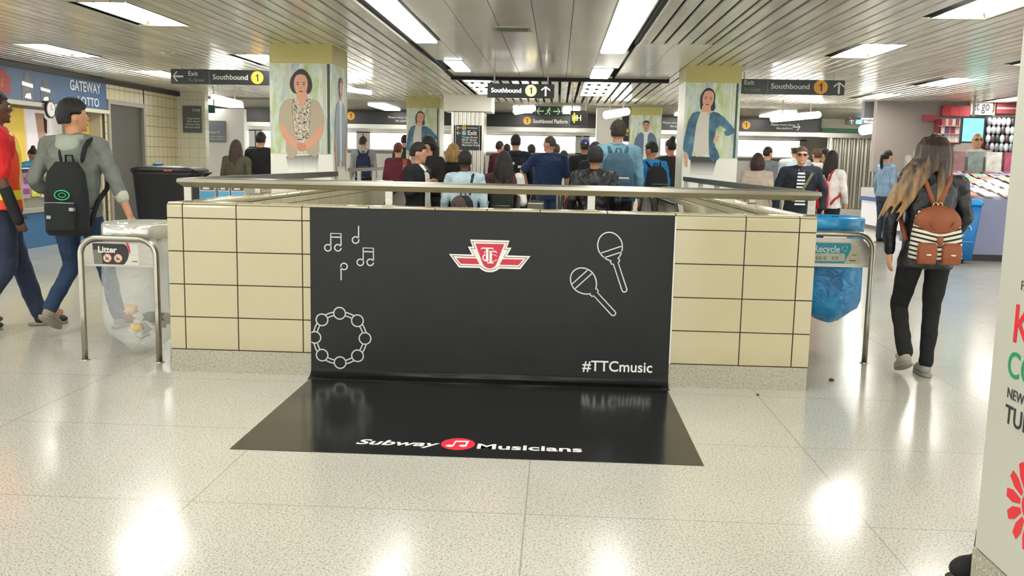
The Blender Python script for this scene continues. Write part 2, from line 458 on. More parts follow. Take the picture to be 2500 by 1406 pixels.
# right side: dull bulkhead and shop back wall
m = MB(); m.box(12, 12.2, 9, 31, 0, HC+.2); struct('wall_right', m, mat('#b9b5a8', .5))
m = MB(); m.box(6.2, 12, 19.3, 19.5, 2.38, HC+.2); struct('wall_bulkhead', m, mat('#77787a', .5))
m = MB(); m.box(8.5, 12, 19.0, 19.2, 0, HC); m.box(6.35, 8.5, 19.0, 19.2, 1.3, HC); struct('wall_shop', m, mat('#9a8f8a', .6))
# far end: low dark ceiling, band, platform wall
m = MB(); m.box(-14, 14, 21.4, 31, 2.66, 2.9); struct('ceiling', m, mat('#8c887c', .35, .5, var=.2))
m = MB(); m.box(-11, 7.0, 25.2, 25.5, 2.29, 2.66); struct('trim_4', m, mat('#232120', .4))
m = MB(); m.box(-11, 7.0, 25.15, 25.5, 2.17, 2.285); m.box(7.0, 8.6, 25.2, 25.4, 2.16, 2.28); struct('trim_5', m, mat('#b9b8b0', .3, .7))
m = MB(); m.box(7.0, 9.2, 25.4, 25.5, 2.28, 2.66); struct('wall_far', m, mat('#cfcbb6', .5))
T = NT('brushed_platform_wall')
T.color(T.ramp(T.noise(1, 3, T.mapping((1.3, 1, .08))), [(.3, lin('#b4b1ab')), (.7, lin('#e2dfd8'))])); T.p.inputs['Metallic'].default_value = .35; T.p.inputs['Roughness'].default_value = .3
m = MB(); m.box(-14, 14, 30, 30.3, 0, 2.7); struct('wall_far', m, T.m)
m = MB(); m.box(-14, 8.6, 29.9, 29.96, 1.53, 1.62); struct('trim_6', m, mat('#7e7a74', .4, .4))
m = MB(); m.box(-14, 8.6, 28.6, 29.1, 0, .0+.012); struct('trim_7', m, mat('#d8c24a', .6))
k = 0
for x0 in (-13.2, -9.65, -6.1, -2.55, 1.0, 4.55):
    t = thing('backlit_panel', 'white backlit panel glowing on the platform wall', 'light panel', (x0, 29.95, 1.66), 0, 'backlit panels on the platform wall')
    m = MB(); m.box(0, 3.1, -.06, 0, 0, .52); m.build('diffuser', mat('#fffef8', .5, emit=3.2), t)
    m = MB(); m.box(-.2, -.0, -.07, 0, -.03, .55); m.box(3.1, 3.3, -.07, 0, -.03, .55); m.box(-.2, 3.3, -.07, 0, .52, .55); m.box(-.2, 3.3, -.07, 0, -.03, .0); m.build('frame', mat('#bdbbb4', .4, .3), t)
tl = thing('light_strip', 'long bright strip of light under the platform band', 'ceiling light', (-2, 26.2, 2.56))
m = MB(); m.box(-9, 9, 0, .16, 0, .06); m.build('diffuser', mat('#fffdf2', .5, emit=9), tl)
m = MB(); m.box(-9, 9, -.02, .18, .06, .1); m.build('housing', mat('#9a968b', .4, .5), tl)
# corrugated metal walls
def corrugated(name, x0, x1, y, z0, z1, pitch, depth, m, thick=.05, back=True):
    mb = MB(); n = int((x1-x0)/pitch)*6; P = []
    for i in range(n+1):
        x = x0+(x1-x0)*i/n; P.append((x, y-depth*.5*(1-math.cos(2*PI*i/6))))
    for i in range(n):
        (xa, ya), (xb, yb) = P[i], P[i+1]
        b = len(mb.v); mb.v += [(xa, ya, z0), (xb, yb, z0), (xb, yb, z1), (xa, ya, z1)]; mb.f.append([b, b+1, b+2, b+3]); mb.mi.append(0); mb.sm.append(True)
    if back: mb.box(x0, x1, y+.002, y+thick, z0, z1)
    return mb
CORR = steel('corrugated_steel', '#cfccc2', .25, (3, 3, .4))
struct('wall_corrugated', corrugated('', 7.4, 10.6, 25.9, .25, 2.4, .22, .10, CORR), CORR)
m = MB(); m.box(7.3, 10.7, 25.75, 26, 0, .24); struct('baseboard_far', m, mat('#c9c6b8', .5))

# square pillars with tiled tops and printed wraps
CT = mat('#b9b06a', .35, var=.08, vscale=2)
CT2 = mat('#e4e0cf', .4)
PILL = {'cardigan': (-3.50, 11.15, .77), 'jacket': (1.72, 12.90, .75), 'far_left': (-3.34, 20.3, .74), 'far_right': (1.67, 21.65, .70)}
for k, (x, y, s) in PILL.items():
    m = MB(); m.box(x, x+s, y, y+s, 0, HC+.05); struct('pillar', m, CT2, bevel=.012)
    m = MB(); m.box(x-.004, x+s+.004, y-.004, y+s+.004, 2.47, HC+.02); struct('pillar_top', m, CT, bevel=.012)
# corrugated steel pillar
m = MB(); m.box(-2.25, -1.56, 19.45, 20.1, 0, 2.36); struct('pillar', m, CORR, bevel=.02)
struct('pillar', corrugated('', -2.25, -1.56, 19.44, .02, 2.36, .086, .03, CORR, .02), CORR)
m = MB(); m.box(-2.4, -1.4, 19.3, 20.2, 2.37, 2.72); struct('pillar_top', m, CT2)
# small white pillar with a bright head beside the far right pillar
m = MB(); m.box(.9, 1.5, 22.2, 22.7, 0, 2.66); struct('pillar', m, mat('#dedad0', .35))

# near pillar on the right edge: printed poster on its left face
px0, py1 = 1.385, 2.90
m = MB(); m.box(px0, px0+.75, py1-.9, py1, .15, HC); struct('pillar', m, mat('#d9d6c6', .35), bevel=.006)
m = MB(); m.box(px0-.006, px0+.756, py1-.906, py1+.006, 0, .149); struct('baseboard_right', m, terrazzo('granite_base', '#a8a290', .35, False))

# ================================================================== HALF WALL AROUND THE STAIRWELL
GR = terrazzo('granite_plinth', '#aaa592', .3, False)
XL, XR, YF = -2.40, 1.556, 5.56
TC = tile_material('cream_glazed_tile', '#b9af8e', '#b9af8e', 9, 9, 4, 4, .001, 'X', .12, .04, dirt=True)
GROUT = mat('#3a3123', .9)
hw = thing('half_wall', 'cream tiled half wall with granite base across the front of the stairwell', 'low wall', (0, YF, 0))
lines = [XL-.004]+[at(p, 540, YF).x for p in (445.6, 576.5, 737, 898.5, 1061, 1188, 1318, 1483, 1650, 1822, 1953.5)]+[XR+.004]
mb = MB(); cap = MB()
for i in range(len(lines)-1):
    a, b = lines[i]+.0032, lines[i+1]-.0032
    for k in range(4): mb.box(a, b, 0, .008, .1457+k*.206+.003, .1457+(k+1)*.206-.003)
    z0 = .1457+4*.206+.003; z1 = 1.066; r = .028
    pr = [(0, z0), (0, z1-r)]+[(r-r*math.cos(t), z1-r+r*math.sin(t)) for t in (PI/8, PI/4, 3*PI/8, PI/2)]
    pr += [(.20-r+r*math.cos(t), z1-r+r*math.sin(t)) for t in (PI/2, 3*PI/8, PI/4, PI/8, 0)]+[(.20, z0)]
    cap.poly([(a, y, z) for y, z in pr], (b-a, 0, 0))
mb.build('tile', TC, hw, bevel=.0025); 
co = cap.build('cap_tile', TC, hw, bevel=.0015)
m = MB(); m.box(XL+.001, XR-.001, .004, .19, .1, 1.055); m.build('grout_body', GROUT, hw)
m = MB(); m.poly([(XL+.002, y, z) for y, z in ((-.0, 0), (-.0, .02), (0, .1427), (.19, .1427), (.19, 0))], (XR-XL-.004, 0, 0)); m.build('granite_base', GR, hw)
TY = tile_material('cream_side_tile', '#c9c0a0', '#4a412e', .41, .206, 5.76, .1457, .006, 'Y', .14, .04)
for x0, x1, lb, y1 in ((XL, WX0, 'left', 12.6), (WX1, XR, 'right', 12.6)):
    t = thing('half_wall', f'cream tiled half wall along the {lb} side of the stairwell', 'low wall', (0, 5.763, 0))
    m = MB(); m.box(x0, x1, 0, y1-5.763, -2.6 if 0 else .1, 1.02); m.build('tile', TY, t)
    m = MB(); n = 15
    for k in range(n):
        L = (y1-5.763)/n; m.box(x0-.002, x1+.002, k*L+.002, (k+1)*L-.002, 1.022, 1.066)
    m.build('cap_tile', TC, t, bevel=.018, seg=3)
    m = MB(); m.box(x0+(-.01 if x0 < 0 else 0), x1+(0 if x0 < 0 else .01), 0, y1-5.763, 0, .1); m.build('granite_base', GR, t)
# sides of the well below the floor
m = MB(); m.box(WX0-.1, WX0, WY0, 10.9, -3.2, -.3); m.box(WX1, WX1+.1, WY0, 10.9, -3.2, -.3); m.box(WX0, WX1, WY0-.1, WY0, -3.2, -.3); m.box(WX0, WX1, WY0-.1, 11, -3.3, -3.2)
struct('wall_well', m, TY)

# hand rails on the half walls
RS = steel('rail_steel', '#aaa699', .3, (1, 1, 30))
def rail_bar(mb, p0, p1, out, z=1.2, miter0=0, miter1=0):
    'pointed section; out = horizontal unit vector away from the well'
    p0 = Vector(p0); p1 = Vector(p1); o = Vector(out); d = (p1-p0).normalized()
    sec = [(.035, -.01), (.03, .012), (-.05, .02), (-.05, -.03), (.0, -.042)]
    A = [p0+o*a-d*(miter0*a)+Vector((0, 0, z+b)) for a, b in sec]; B = [p1+o*a+d*(miter1*a)+Vector((0, 0, z+b)) for a, b in sec]
    n = len(sec); mb.add(A+B, [tuple(range(n)), tuple(range(2*n-1, n-1, -1))]+[(i, n+i, n+(i+1) % n, (i+1) % n) for i in range(n)])
hr = thing('handrail', 'long stainless handrail on posts above the tiled half wall', 'handrail', (0, 0, 0))
YR = YF+.05; XA, XB = XL+.09, XR-.01
m = MB(); rail_bar(m, (XA, YR, 0), (XB, YR, 0), (0, -1, 0), miter0=1, miter1=1); rail_bar(m, (XA, YR, 0), (XA, 9.45, 0), (-1, 0, 0), miter0=1); rail_bar(m, (XB, YR, 0), (XB, 11.1, 0), (1, 0, 0), miter0=1)
m.build('rail', RS, hr, bevel=.002)
def rail_post(x, y, z1=1.17, rz=0):
    m = MB(); m.box(x-.024, x+.024, y-.012, y+.012, 1.07, z1); m.box(x-.04, x+.04, y-.02, y+.02, 1.064, 1.072)
    m.build('post', RS, hr, bevel=.004)
    m = MB(); m.cone((x, y-.012, 1.115), .004, (x, y-.016, 1.115), .003, 8); m.build('bolt', CHROME, hr)
for x in (at(948, 480, YR).x, at(1444, 490, YR).x, XA+.015, XB-.01): rail_post(x, YR+.03)
for y in (7.0, 8.2, 9.4): rail_post(XA+.01, y)
for y in (7.3, 8.9, 9.9, 11.0): rail_post(XB-.02, y)
hr2 = thing('handrail', 'second stainless handrail beyond the pillar with the beige cardigan poster', 'handrail', (0, 0, 0))
m = MB(); rail_bar(m, (-3.35, 14.2, 0), (-3.35, 19.6, 0), (-1, 0, 0), 1.18); m.build('rail', RS, hr2)
for y in (14.4, 15.5, 16.8, 18.2, 19.5):
    m = MB(); m.box(-3.38, -3.32, y-.03, y+.03, 0, 1.15); m.build('post', RS, hr2)

# ------------------------------------------------------------------ escalators in the well
def step_z(y): return -.208*max(0, math.ceil((10.9-y)/.36)) if y < 10.9 else 0.
RUB = mat('#17171a', .35)
ESC = steel('escalator_steel', '#c9c7c0', .22, (2, .3, 2))
def escalator(x0, x1, label):
    t = thing('escalator', label, 'escalator', ((x0+x1)/2, 10.9, 0)); cx = (x0+x1)/2
    m = MB(); 
    for i in range(1, 14):
        y1 = 10.9-(i-1)*.36; m.box(x0-cx+.1, x1-cx-.1, y1-10.9-.36, y1-10.9, -.208*i-.2, -.208*i-.001)
    m.build('step', mat('#6d6b66', .4, .7, bump=.004, bscale=40, stretch=(1, 60, 1)), t)
    for s, x in ((-1, x0), (1, x1)):
        xx = x-cx
        prof = [(1.15, .90), (1.30, .78), (1.33, .60), (1.25, .40), (1.1, .30)]
        top = [(-5.2, .92-5.2*.578+.0), (-.15, .90), (.2, .95), (.95, .95)]
        low = [(1.1, .3), (.9, .0), (0, 0), (-5.2, -5.2*.578-.15)]
        m = MB(); m.poly([(xx-.02, a, b-.01) for a, b in top+prof+low[1:]], (.04, 0, 0)); m.build('balustrade', ESC, t)
        pts = [(xx, a, b) for a, b in top[:1]]+[(xx, -.5, .92-.5*.578+.06)]+[(xx, -.1, .93), (xx, .25, .97), (xx, .95, .97)]+[(xx, 1.0+.36*math.sin(a), .63+.34*math.cos(a)) for a in [PI*k/10 for k in range(1, 10)]]
        m = MB(); m.tube(pts, .038, n=10); m.build('handrail_belt', RUB, t)
        m = MB(); m.box(xx-.09, xx+.09, 0, 1.2, 0, .02); m.poly([(xx-.08, a, b) for a, b in ((0, .02), (0, -.1), (-5.2, -3.1), (-5.2, -2.9))], (.16, 0, 0)); m.build('skirt', ESC, t)
    return t
escalator(-1.97, -.46, 'left escalator rising into the well behind the half wall')
escalator(.03, 1.13, 'right escalator with black handrail belts behind the half wall')
t = thing('centre_deck', 'sloping stainless deck between the two escalators', 'deck', (-.25, 10.9, 0))
m = MB(); m.poly([(-.09, a, b) for a, b in ((1.0, 0), (1.0, .86), (-.1, .87), (-5, -2.0), (-5, -3.1))], (.18, 0, 0)); m.build('deck', ESC, t)
m = MB(); m.box(-.095, .095, -.02, .01, .80, .90); m.build('crossbar', CHROME, t)
t = thing('side_cladding', 'stainless cladding panel right of the right escalator', 'panel', (1.3, 9.2, 0))
m = MB(); m.poly([(-.03, a, b) for a, b in ((2.8, 0), (2.8, .7), (2.4, .93), (.6, .93), (-.9, .2), (-.9, -.6), (1.0, 0))], (.06, 0, 0)); m.build('panel', mat('#cfc9b4', .3, .4), t)
m = MB(); m.tube([(-.04, 2.8, .7), (-.04, 2.4, .94), (-.04, .6, .94), (-.04, -.9, .2)], .016); m.build('edging', RUB, t)

# ================================================================== BLACK VINYL STAGE WRAP
T = NT('black_vinyl'); o = T.sep()
T.color(T.ramp(T.noise(5, 4), [(.3, lin('#0d0e0c')), (.7, lin('#141513'))]))
jm = line_mask(T, o[2], .206, .1457, .006)
T.p.inputs['Roughness'].default_value = .36; T.p.inputs['Specular IOR Level'].default_value = .32
T.bump(T.math('SUBTRACT', T.math('MULTIPLY', T.noise(2.2, 3), .8), T.math('MULTIPLY', jm, .5)), .0016)
VIN = T.m
T = NT('black_floor_vinyl'); T.color(lin('#191a1c')) if False else T.p.inputs['Base Color'].__setattr__('default_value', lin('#1b1b1d'))
T.l(T.math('ADD', T.math('MULTIPLY', T.noise(3, 4), .14), .10), T.p.inputs['Roughness']); T.bump(T.noise(2.5, 2), .002); T.p.inputs['Specular IOR Level'].default_value = .7
VINF = T.m
vw = thing('stage_wrap', 'black vinyl wrap for performers running down the half wall and out onto the floor', 'vinyl banner', (0, YF, 0))
x0, x1 = -1.508, .714
prof = [(-.0012, 1.052), (-.0015, .6), (-.0015, .05), (-.005, .036), (-.012, .024), (-.022, .014), (-.036, .007), (-.06, .0025), (-.10, .002)]
m = MB()
for i in range(len(prof)-1):
    (ya, za), (yb, zb) = prof[i], prof[i+1]
    b = len(m.v); m.v += [(x0, ya, za), (x1, ya, za), (x1, yb, zb), (x0, yb, zb)]; m.f.append([b, b+1, b+2, b+3]); m.mi.append(0); m.sm.append(i > 1)
o_ = m.build('wall_sheet', VIN, vw, mods=(('WELD', {}), ('SOLIDIFY', dict(thickness=.0012, offset=1)),))
m = MB(); m.box(-1.493, .702, -1.492, -.10, .0004, .0026); m.build('floor_sheet', VINF, vw)
m = MB(); m.box(.714, .722, -.004, 0, .145, 1.05); m.build('edge_strip', mat('#d8d6cc', .4), vw)
INK = mat('#c9c8c3', .5); WINK = mat('#e6e4dd', .5); RINK = mat('#c52a40', .5)
NY = Vector((0, -1, 0)); YI = -.0032
def P(px, py): v = at(px, py, YF); return (v.x, YI, v.z)
def Z6(u, v): return P(700+u/3.1236, 500+v/3.1236)
def Z7(u, v): return P(1200+u/3.1236, 500+v/3.1236)
LW = .0075
def ring(mb, c, rpx, n=32, wd=LW, arc=None):
    r = rpx/3.1236*.00249
    a0, a1 = arc or (0, 2*PI)
    pts = [(c[0]+r*math.cos(a0+(a1-a0)*i/n), YI, c[2]+r*math.sin(a0+(a1-a0)*i/n)) for i in range(n if not arc else n+1)]
    stroke(mb, pts, wd, .0006, NY, closed=not arc)
def beamed(u0, v0):
    m = MB(); a = lambda u, v: Z6(u0+u, v0+v)
    ring(m, a(26, 110), 25); ring(m, a(102, 110), 25)
    stroke(m, [a(48, 100), a(48, 0), a(126, 2), a(126, 112)], LW, .0006, NY); stroke(m, [a(48, 28), a(126, 30)], LW, .0006, NY)
    m.build('note_drawing', INK, vw)
beamed(289, 217); beamed(536, 328)
m = MB(); ring(m, Z6(526, 268), 25); stroke(m, [Z6(549, 262), Z6(549, 160)], LW, .0006, NY); m.build('note_drawing', INK, vw)
m = MB(); ring(m, Z6(438, 469), 25); stroke(m, [Z6(415, 474), Z6(416, 574)], LW, .0006, NY); m.build('note_drawing', INK, vw)
# tambourine ring
m = MB(); cs = [(404, 826), (540, 883), (598, 1018), (541, 1150), (408, 1202), (271, 1145), (216, 1010), (270, 876)]
cc = Z6(407, 1013)
for i, (u, v) in enumerate(cs):
    c = Z6(u, v)
    if i == 6: ring(m, Z6(216, 1010), 46, arc=(-2.2, 2.2))
    else: ring(m, c, 46, 30)
    a, b = Vector(c), Vector(Z6(*cs[(i+1) % 8])); d = (b-a).normalized()
    for rr in (195-14, 195+13):
        k = rr/195; pa = Vector(cc)+(a-Vector(cc))*k; pb = Vector(cc)+(b-Vector(cc))*k
        th0 = math.atan2(pa.z-cc[2], pa.x-cc[0]); th1 = math.atan2(pb.z-cc[2], pb.x-cc[0])
        while th1 > th0: th1 -= 2*PI
        R0 = (pa-Vector(cc)).length; R1 = (pb-Vector(cc)).length; f = 46/195*1.02
        pts = []
        for s in range(9):
            q = f+(1-f-f*(0) - f)*s/8 if True else 0
            th = th0+(th1-th0)*(.30+.40*s/8); R_ = R0+(R1-R0)*s/8; pts.append((cc[0]+R_*math.cos(th), YI, cc[2]+R_*math.sin(th)))
        stroke(m, pts, LW, .0006, NY)
m.build('tambourine_drawing', INK, vw)
# maracas
def maraca(cx, cz, ang, rx=.074, rz=.088, hl=.175, stripes=((-.1, .8), (.28, .7))):
    'ang: direction of the handle (0 = straight down)'
    m = MB(); ca, sa = math.cos(ang), math.sin(ang)
    def q(x, z): return (cx+x*ca-z*sa, YI, cz+x*sa+z*ca)
    pts = []
    for i in range(41):
        t = -PI/2+.32+(2*PI-.64)*i/40; pts.append(q(rx*math.cos(t)*(1-.12*max(0, -math.sin(t))), rz*math.sin(t)))
    zb = -rz*.95
    right = [(.030, zb-.006), (.024, zb-.012), (.027, zb-.02), (.015, zb-.024)]
    P_ = pts+[q(-x, z) for x, z in right]+[q(-.015, zb-.02-hl), q(-.012, zb-.028-hl), q(-.006, zb-.033-hl), q(.006, zb-.033-hl), q(.012, zb-.028-hl), q(.015, zb-.02-hl)]+[q(x, z) for x, z in reversed(right)]
    stroke(m, P_, LW, .0006, NY, closed=True)
    for a in stripes:
        z = a*rz; hw_ = rx*math.sqrt(max(0, 1-a*a)); tilt = 0.0
        stroke(m, [q(-hw_*.98, z), q(hw_*.98, z)], LW*.9, .0006, NY)
    m.build('maraca_drawing', INK, vw)
c = Z7(905, 318); maraca(c[0], c[2], math.radians(20), stripes=(-.22, -.60))
c = Z7(703, 582); maraca(c[0], c[2], math.radians(44), hl=.165, stripes=(.40, .02))
# transit emblem
def E(u, v, y): p = P(1080+u/10.87, 570+v/10.87); return (p[0], YI-y, p[2])
em = bpy.data.objects.new('emblem', None); 
def shape(name, pts, y, m_, par=vw):
    mb = MB(); mb.poly([E(u, v, y) for u, v in pts], (0, -.0004, 0)); return mb.build(name, m_, par)
def curve_b(c, r, a0, a1, n=10): return [(c[0]+r*math.cos(a0+(a1-a0)*i/n), c[1]+r*math.sin(a0+(a1-a0)*i/n)) for i in range(n+1)]
outer = [(178, 540), (785, 556), (680, 345), (800, 352), (738, 158), (1782, 185), (1718, 375), (1835, 375), (1722, 578), (2338, 598), (2068, 945), (1515, 930)]+[(1430, 990), (1330, 1022), (1240, 1025), (1140, 1010), (1050, 965), (985, 912)]+[(440, 900)]
inner1 = [(245, 577), (870, 602), (748, 380), (862, 400), (790, 205), (1728, 232), (1655, 410), (1765, 412), (1640, 620), (2262, 640), (2040, 895), (1480, 880)]+[(1400, 945), (1300, 975), (1230, 975), (1140, 955), (1070, 912), (1010, 866)]+[(465, 852)]
eb = shape('emblem', outer, 0, WINK)
shape('emblem_line', inner1, .0006, mat('#7a4a45', .5), eb)
inner2 = [(285, 597), (890, 622), (775, 402), (885, 415), (815, 220), (1705, 248), (1640, 430), (1742, 428), (1615, 640), (2225, 656), (2025, 880), (1490, 866)]+[(1400, 925), (1300, 958), (1230, 960), (1140, 935), (1080, 900), (1015, 852)]+[(480, 836)]
shape('emblem_field', inner2, .0012, WINK, eb)
shape('emblem_shield', [(875, 262), (1645, 280), (1425, 830), (1380, 880), (1310, 920), (1240, 925), (1170, 905), (1110, 860), (1075, 810)], .0018, RINK, eb)
shape('emblem_wing', [(372, 648), (908, 660), (985, 812), (490, 798)], .0018, RINK, eb)
shape('emblem_wing', [(1598, 678), (2142, 688), (2020, 838), (1518, 825)], .0018, RINK, eb)
mono = MB()
def mp(pts): mono.poly([E(u, v, .0024) for u, v in pts], (0, -.0003, 0))
mp([(1010, 430), (1045, 368), (1340, 374), (1372, 440), (1320, 405), (1040, 402)])
mp([(1160, 395), (1225, 395), (1225, 690), (1280, 700), (1275, 712), (1100, 708), (1105, 695), (1155, 690)])
mp([(1240, 455), (1425, 458), (1462, 528), (1400, 492), (1240, 488)])
mp([(1255, 480), (1318, 480), (1318, 755), (1360, 765), (1360, 792), (1190, 790), (1195, 765), (1250, 752)])
def mstroke(pts, wd): stroke(mono, [E(u, v, .0030) for u, v in pts], wd, .0003, NY)
mstroke([(1150, 460), (1110, 520)], .004)
mstroke([(1140, 555), (1085, 600), (1075, 650), (1110, 705), (1210, 735)], .008)
mstroke([(1320, 560), (1400, 565), (1445, 605)], .003)
mstroke([(1335, 740), (1400, 720), (1445, 685)], .004)
mono.build('monogram', WINK, eb)
# lettering
p = at(1421, 904, YF)
text('lettering', '#TTCmusic', .093, WINK, vw, (p.x, YI, p.z), width=.43, bold=.012, depth=.0003)
# floor lettering
S_ = bpy.data.objects
fz = .0029
def fl_(px, py):
    d = (px-1250)/F_PX*_r2-(py-703)/F_PX*_u2+_f; return d*(-CH/d.z)+Vector((0, 0, CH))
text('lettering', 'Subway', .105, WINK, vw, (-.93, 4.205-YF, fz), (1, 0, 0), (0, 1, 0), width=.40, bold=.02, shear=.25, depth=.0003)
text('lettering', 'Musicians', .105, WINK, vw, (-.348, 4.198-YF, fz), (1, 0, 0), (0, 1, 0), width=.50, bold=.02, depth=.0003)
m = MB(); m.poly([(x, y, fz) for x, y in circ(-.443, 4.258-YF, .082, 40, .092)], (0, 0, .0005)); rd = m.build('red_disc', mat('#e0283f', .4), vw)
m = MB(); cx, cy = -.445, 4.225-YF
m.poly([(x, y, fz+.0006) for x, y in circ(cx-.035, cy, .019, 20, .016)], (0, 0, .0004)); m.poly([(x, y, fz+.0006) for x, y in circ(cx+.028, cy+.006, .019, 20, .016)], (0, 0, .0004))
m.poly([(a, b, fz+.0011) for a, b in ((cx-.024, cy), (cx-.016, cy), (cx-.010, cy+.062), (cx+.039, cy+.066), (cx+.037, cy+.005), (cx+.045, cy+.005), (cx+.052, cy+.085), (cx-.016, cy+.080))], (0, 0, .0003))
m.build('music_note', WINK, rd)

# ================================================================== HANGING AND WALL SIGNS
SB = mat('#191a18', .35); SW = mat('#cfcfc9', .5); SY = mat('#e6a72c', .5)
def arrow(mb, c, s, ang, y, w_=.16):
    'arrow of size s centred at c=(x,z), pointing at ang (0 = right)'
    ca, sa = math.cos(ang), math.sin(ang)
    def q(x, z): return (c[0]+(x*ca-z*sa)*s, y, c[1]+(x*sa+z*ca)*s)
    h = w_/2
    mb.poly([q(-.5, -h), q(.40, -h), q(.40, h), q(-.5, h)], (0, -.0006, 0))
    for k in (1, -1): mb.poly([q(.5, 0), q(.5-w_*.75, 0), q(.02, k*.42), q(.02+w_*.8, k*.46)], (0, -.0006, 0))
def bullet(par, c, r, y, m_=SY, ts=None):
    m = MB(); m.poly([(x, y, z) for x, z in circ(c[0], c[1], r)], (0, -.002, 0)); b = m.build('line_bullet', m_, par)
    m = MB(); h = r*.58
    m.poly([(c[0]+u*h, y-.0025, c[1]+v*h) for u, v in ((-.02, -1), (.34, -1), (.34, 1), (.06, 1), (-.10, .72), (-.42, .50), (-.42, .24), (-.02, .42))], (0, -.0006, 0)); m.build('number', BLACK, b)
def board(name, label, px0, py0, px1, py1, Y, th=.05, cat='sign', hang=True, m_=SB, group=None):
    a = at(px0, (py0), Y); b = at(px1, py1, Y); zt, zb = a.z, b.z; z0 = min(zt, zb); z1 = max(zt, zb)
    t = thing(name, label, cat, ((a.x+b.x)/2, Y, z0), group=group); w_ = (b.x-a.x)/2
    m = MB(); m.box(-w_, w_, 0, th, 0, z1-z0); m.build('board', m_, t, bevel=.004)
    if hang:
        for s in (-1, 1):
            m = MB(); m.box(s*w_*.8-.012, s*w_*.8+.012, th*.3, th*.6, z1-z0, HC-z0); m.build('hanger', mat('#8d8a80', .4, .8), t)
    return t, w_, z1-z0
# left sign
t, hw_, hh = board('hanging_sign', 'black hanging sign left of the cardigan pillar: Exit To Street, Southbound 1', 416, 168, 700, 209, 13.5)
m = MB(); arrow(m, (-hw_+.11, hh*.5), .16, PI, -.001); m.build('arrow', SW, t)
text('lettering', 'Exit', .095, SW, t, (-hw_+.26, -.001, hh*.56), bold=.01); text('lettering', 'To Street', .062, mat('#8f8f8a', .5), t, (-hw_+.26, -.001, hh*.18))
m = MB(); m.box(-hw_+.575, -hw_+.582, -.002, 0, .01, hh-.01); m.build('divider', mat('#8f8f8a', .5), t)
text('lettering', 'Southbound', .105, SW, t, (-hw_+.63, -.001, hh*.34), width=.52, bold=.012); bullet(t, (-hw_+1.29, hh*.5), .092, -.001, mat('#d99b36', .5))
# centre sign, lit
LW_ = mat('#fffdf6', .5, emit=1.6); LY = mat('#ffd34a', .5, emit=.9)
t, hw_, hh = board('hanging_sign', 'lit black sign over the stairwell: Southbound 1 with an up arrow', 1190, 203, 1353, 240, 14.3, .12)
text('lettering', 'Southbound', .095, LW_, t, (-hw_+.06, -.001, hh*.36), width=.46, bold=.02); bullet(t, (.155, hh*.52), .088, -.001, mat('#ffe9a0', .5, emit=1.4))
m = MB(); arrow(m, (.38, hh*.5), .15, PI/2, -.001); m.build('arrow', LW_, t)
# right sign
t, hw_, hh = board('hanging_sign', 'black hanging sign right of the denim jacket pillar: Exit To Street, Southbound 1, up arrow', 1790, 192, 2061, 233, 13.72)
o0 = at(1813, 200, 13.72).x-t.location.x
text('lettering', 'Exit', .095, SW, t, (o0+.02, -.001, hh*.62), bold=.01); text('lettering', 'To Street', .062, mat('#8f8f8a', .5), t, (o0+.02, -.001, hh*.2))
m = MB(); m.box(o0+.36, o0+.366, -.002, 0, .01, hh-.01); m.build('divider', mat('#8f8f8a', .5), t)
text('lettering', 'Southbound', .105, SW, t, (o0+.41, -.001, hh*.38), width=.55, bold=.012); bullet(t, (o0+1.12, hh*.53), .10, -.001, mat('#d99b36', .5))
m = MB(); arrow(m, (o0+1.38, hh*.5), .17, PI/2, -.001); m.build('arrow', SW, t)
# platform signs on the dark band
SWp = mat('#deded8', .5)
def bandsign(label, px0, px1): return board('platform_sign', label, px0, 278+(px0-1190)*.02, px1, 311+(px1-1360)*.02, 25.1, .06, hang=False)
t, hw_, hh = bandsign('black platform sign with yellow 1 between the two left pillars', 845, 1062)
bullet(t, (-hw_+.13, hh*.62), .11, -.001); text('lettering', 'Please move down', .085, SWp, t, (-hw_+1.15, -.001, hh*.48)); text('lettering', 'the platform', .085, SWp, t, (-hw_+1.35, -.001, hh*.2))
t, hw_, hh = bandsign('black platform sign in the middle: yellow 1 Southbound Platform', 1190, 1420)
o0 = at(1287, 295, 25.1).x-t.location.x; bullet(t, (o0, hh*.5), .105, -.001); text('lettering', 'Southbound Platform', .15, SWp, t, (o0+.16, -.001, hh*.33), width=.93, bold=.01)
t, hw_, hh = bandsign('black platform sign right of the denim jacket pillar with yellow 1 and arrow', 1606, 1996)
o0 = at(1822, 300, 25.1).x-t.location.x; bullet(t, (o0, hh*.5), .11, -.001)
text('lettering', 'Please move down', .085, SWp, t, (o0+.65, -.001, hh*.5)); text('lettering', 'the platform', .085, SWp, t, (o0+.8, -.001, hh*.22)); m = MB(); arrow(m, (o0+1.33, hh*.42), .2, 0, -.001); m.build('arrow', SWp, t)
o1 = at(1618, 300, 25.1).x-t.location.x
text('lettering', 'Please move down', .085, SWp, t, (o1, -.001, hh*.5)); text('lettering', 'the platform', .085, SWp, t, (o1+.2, -.001, hh*.22))
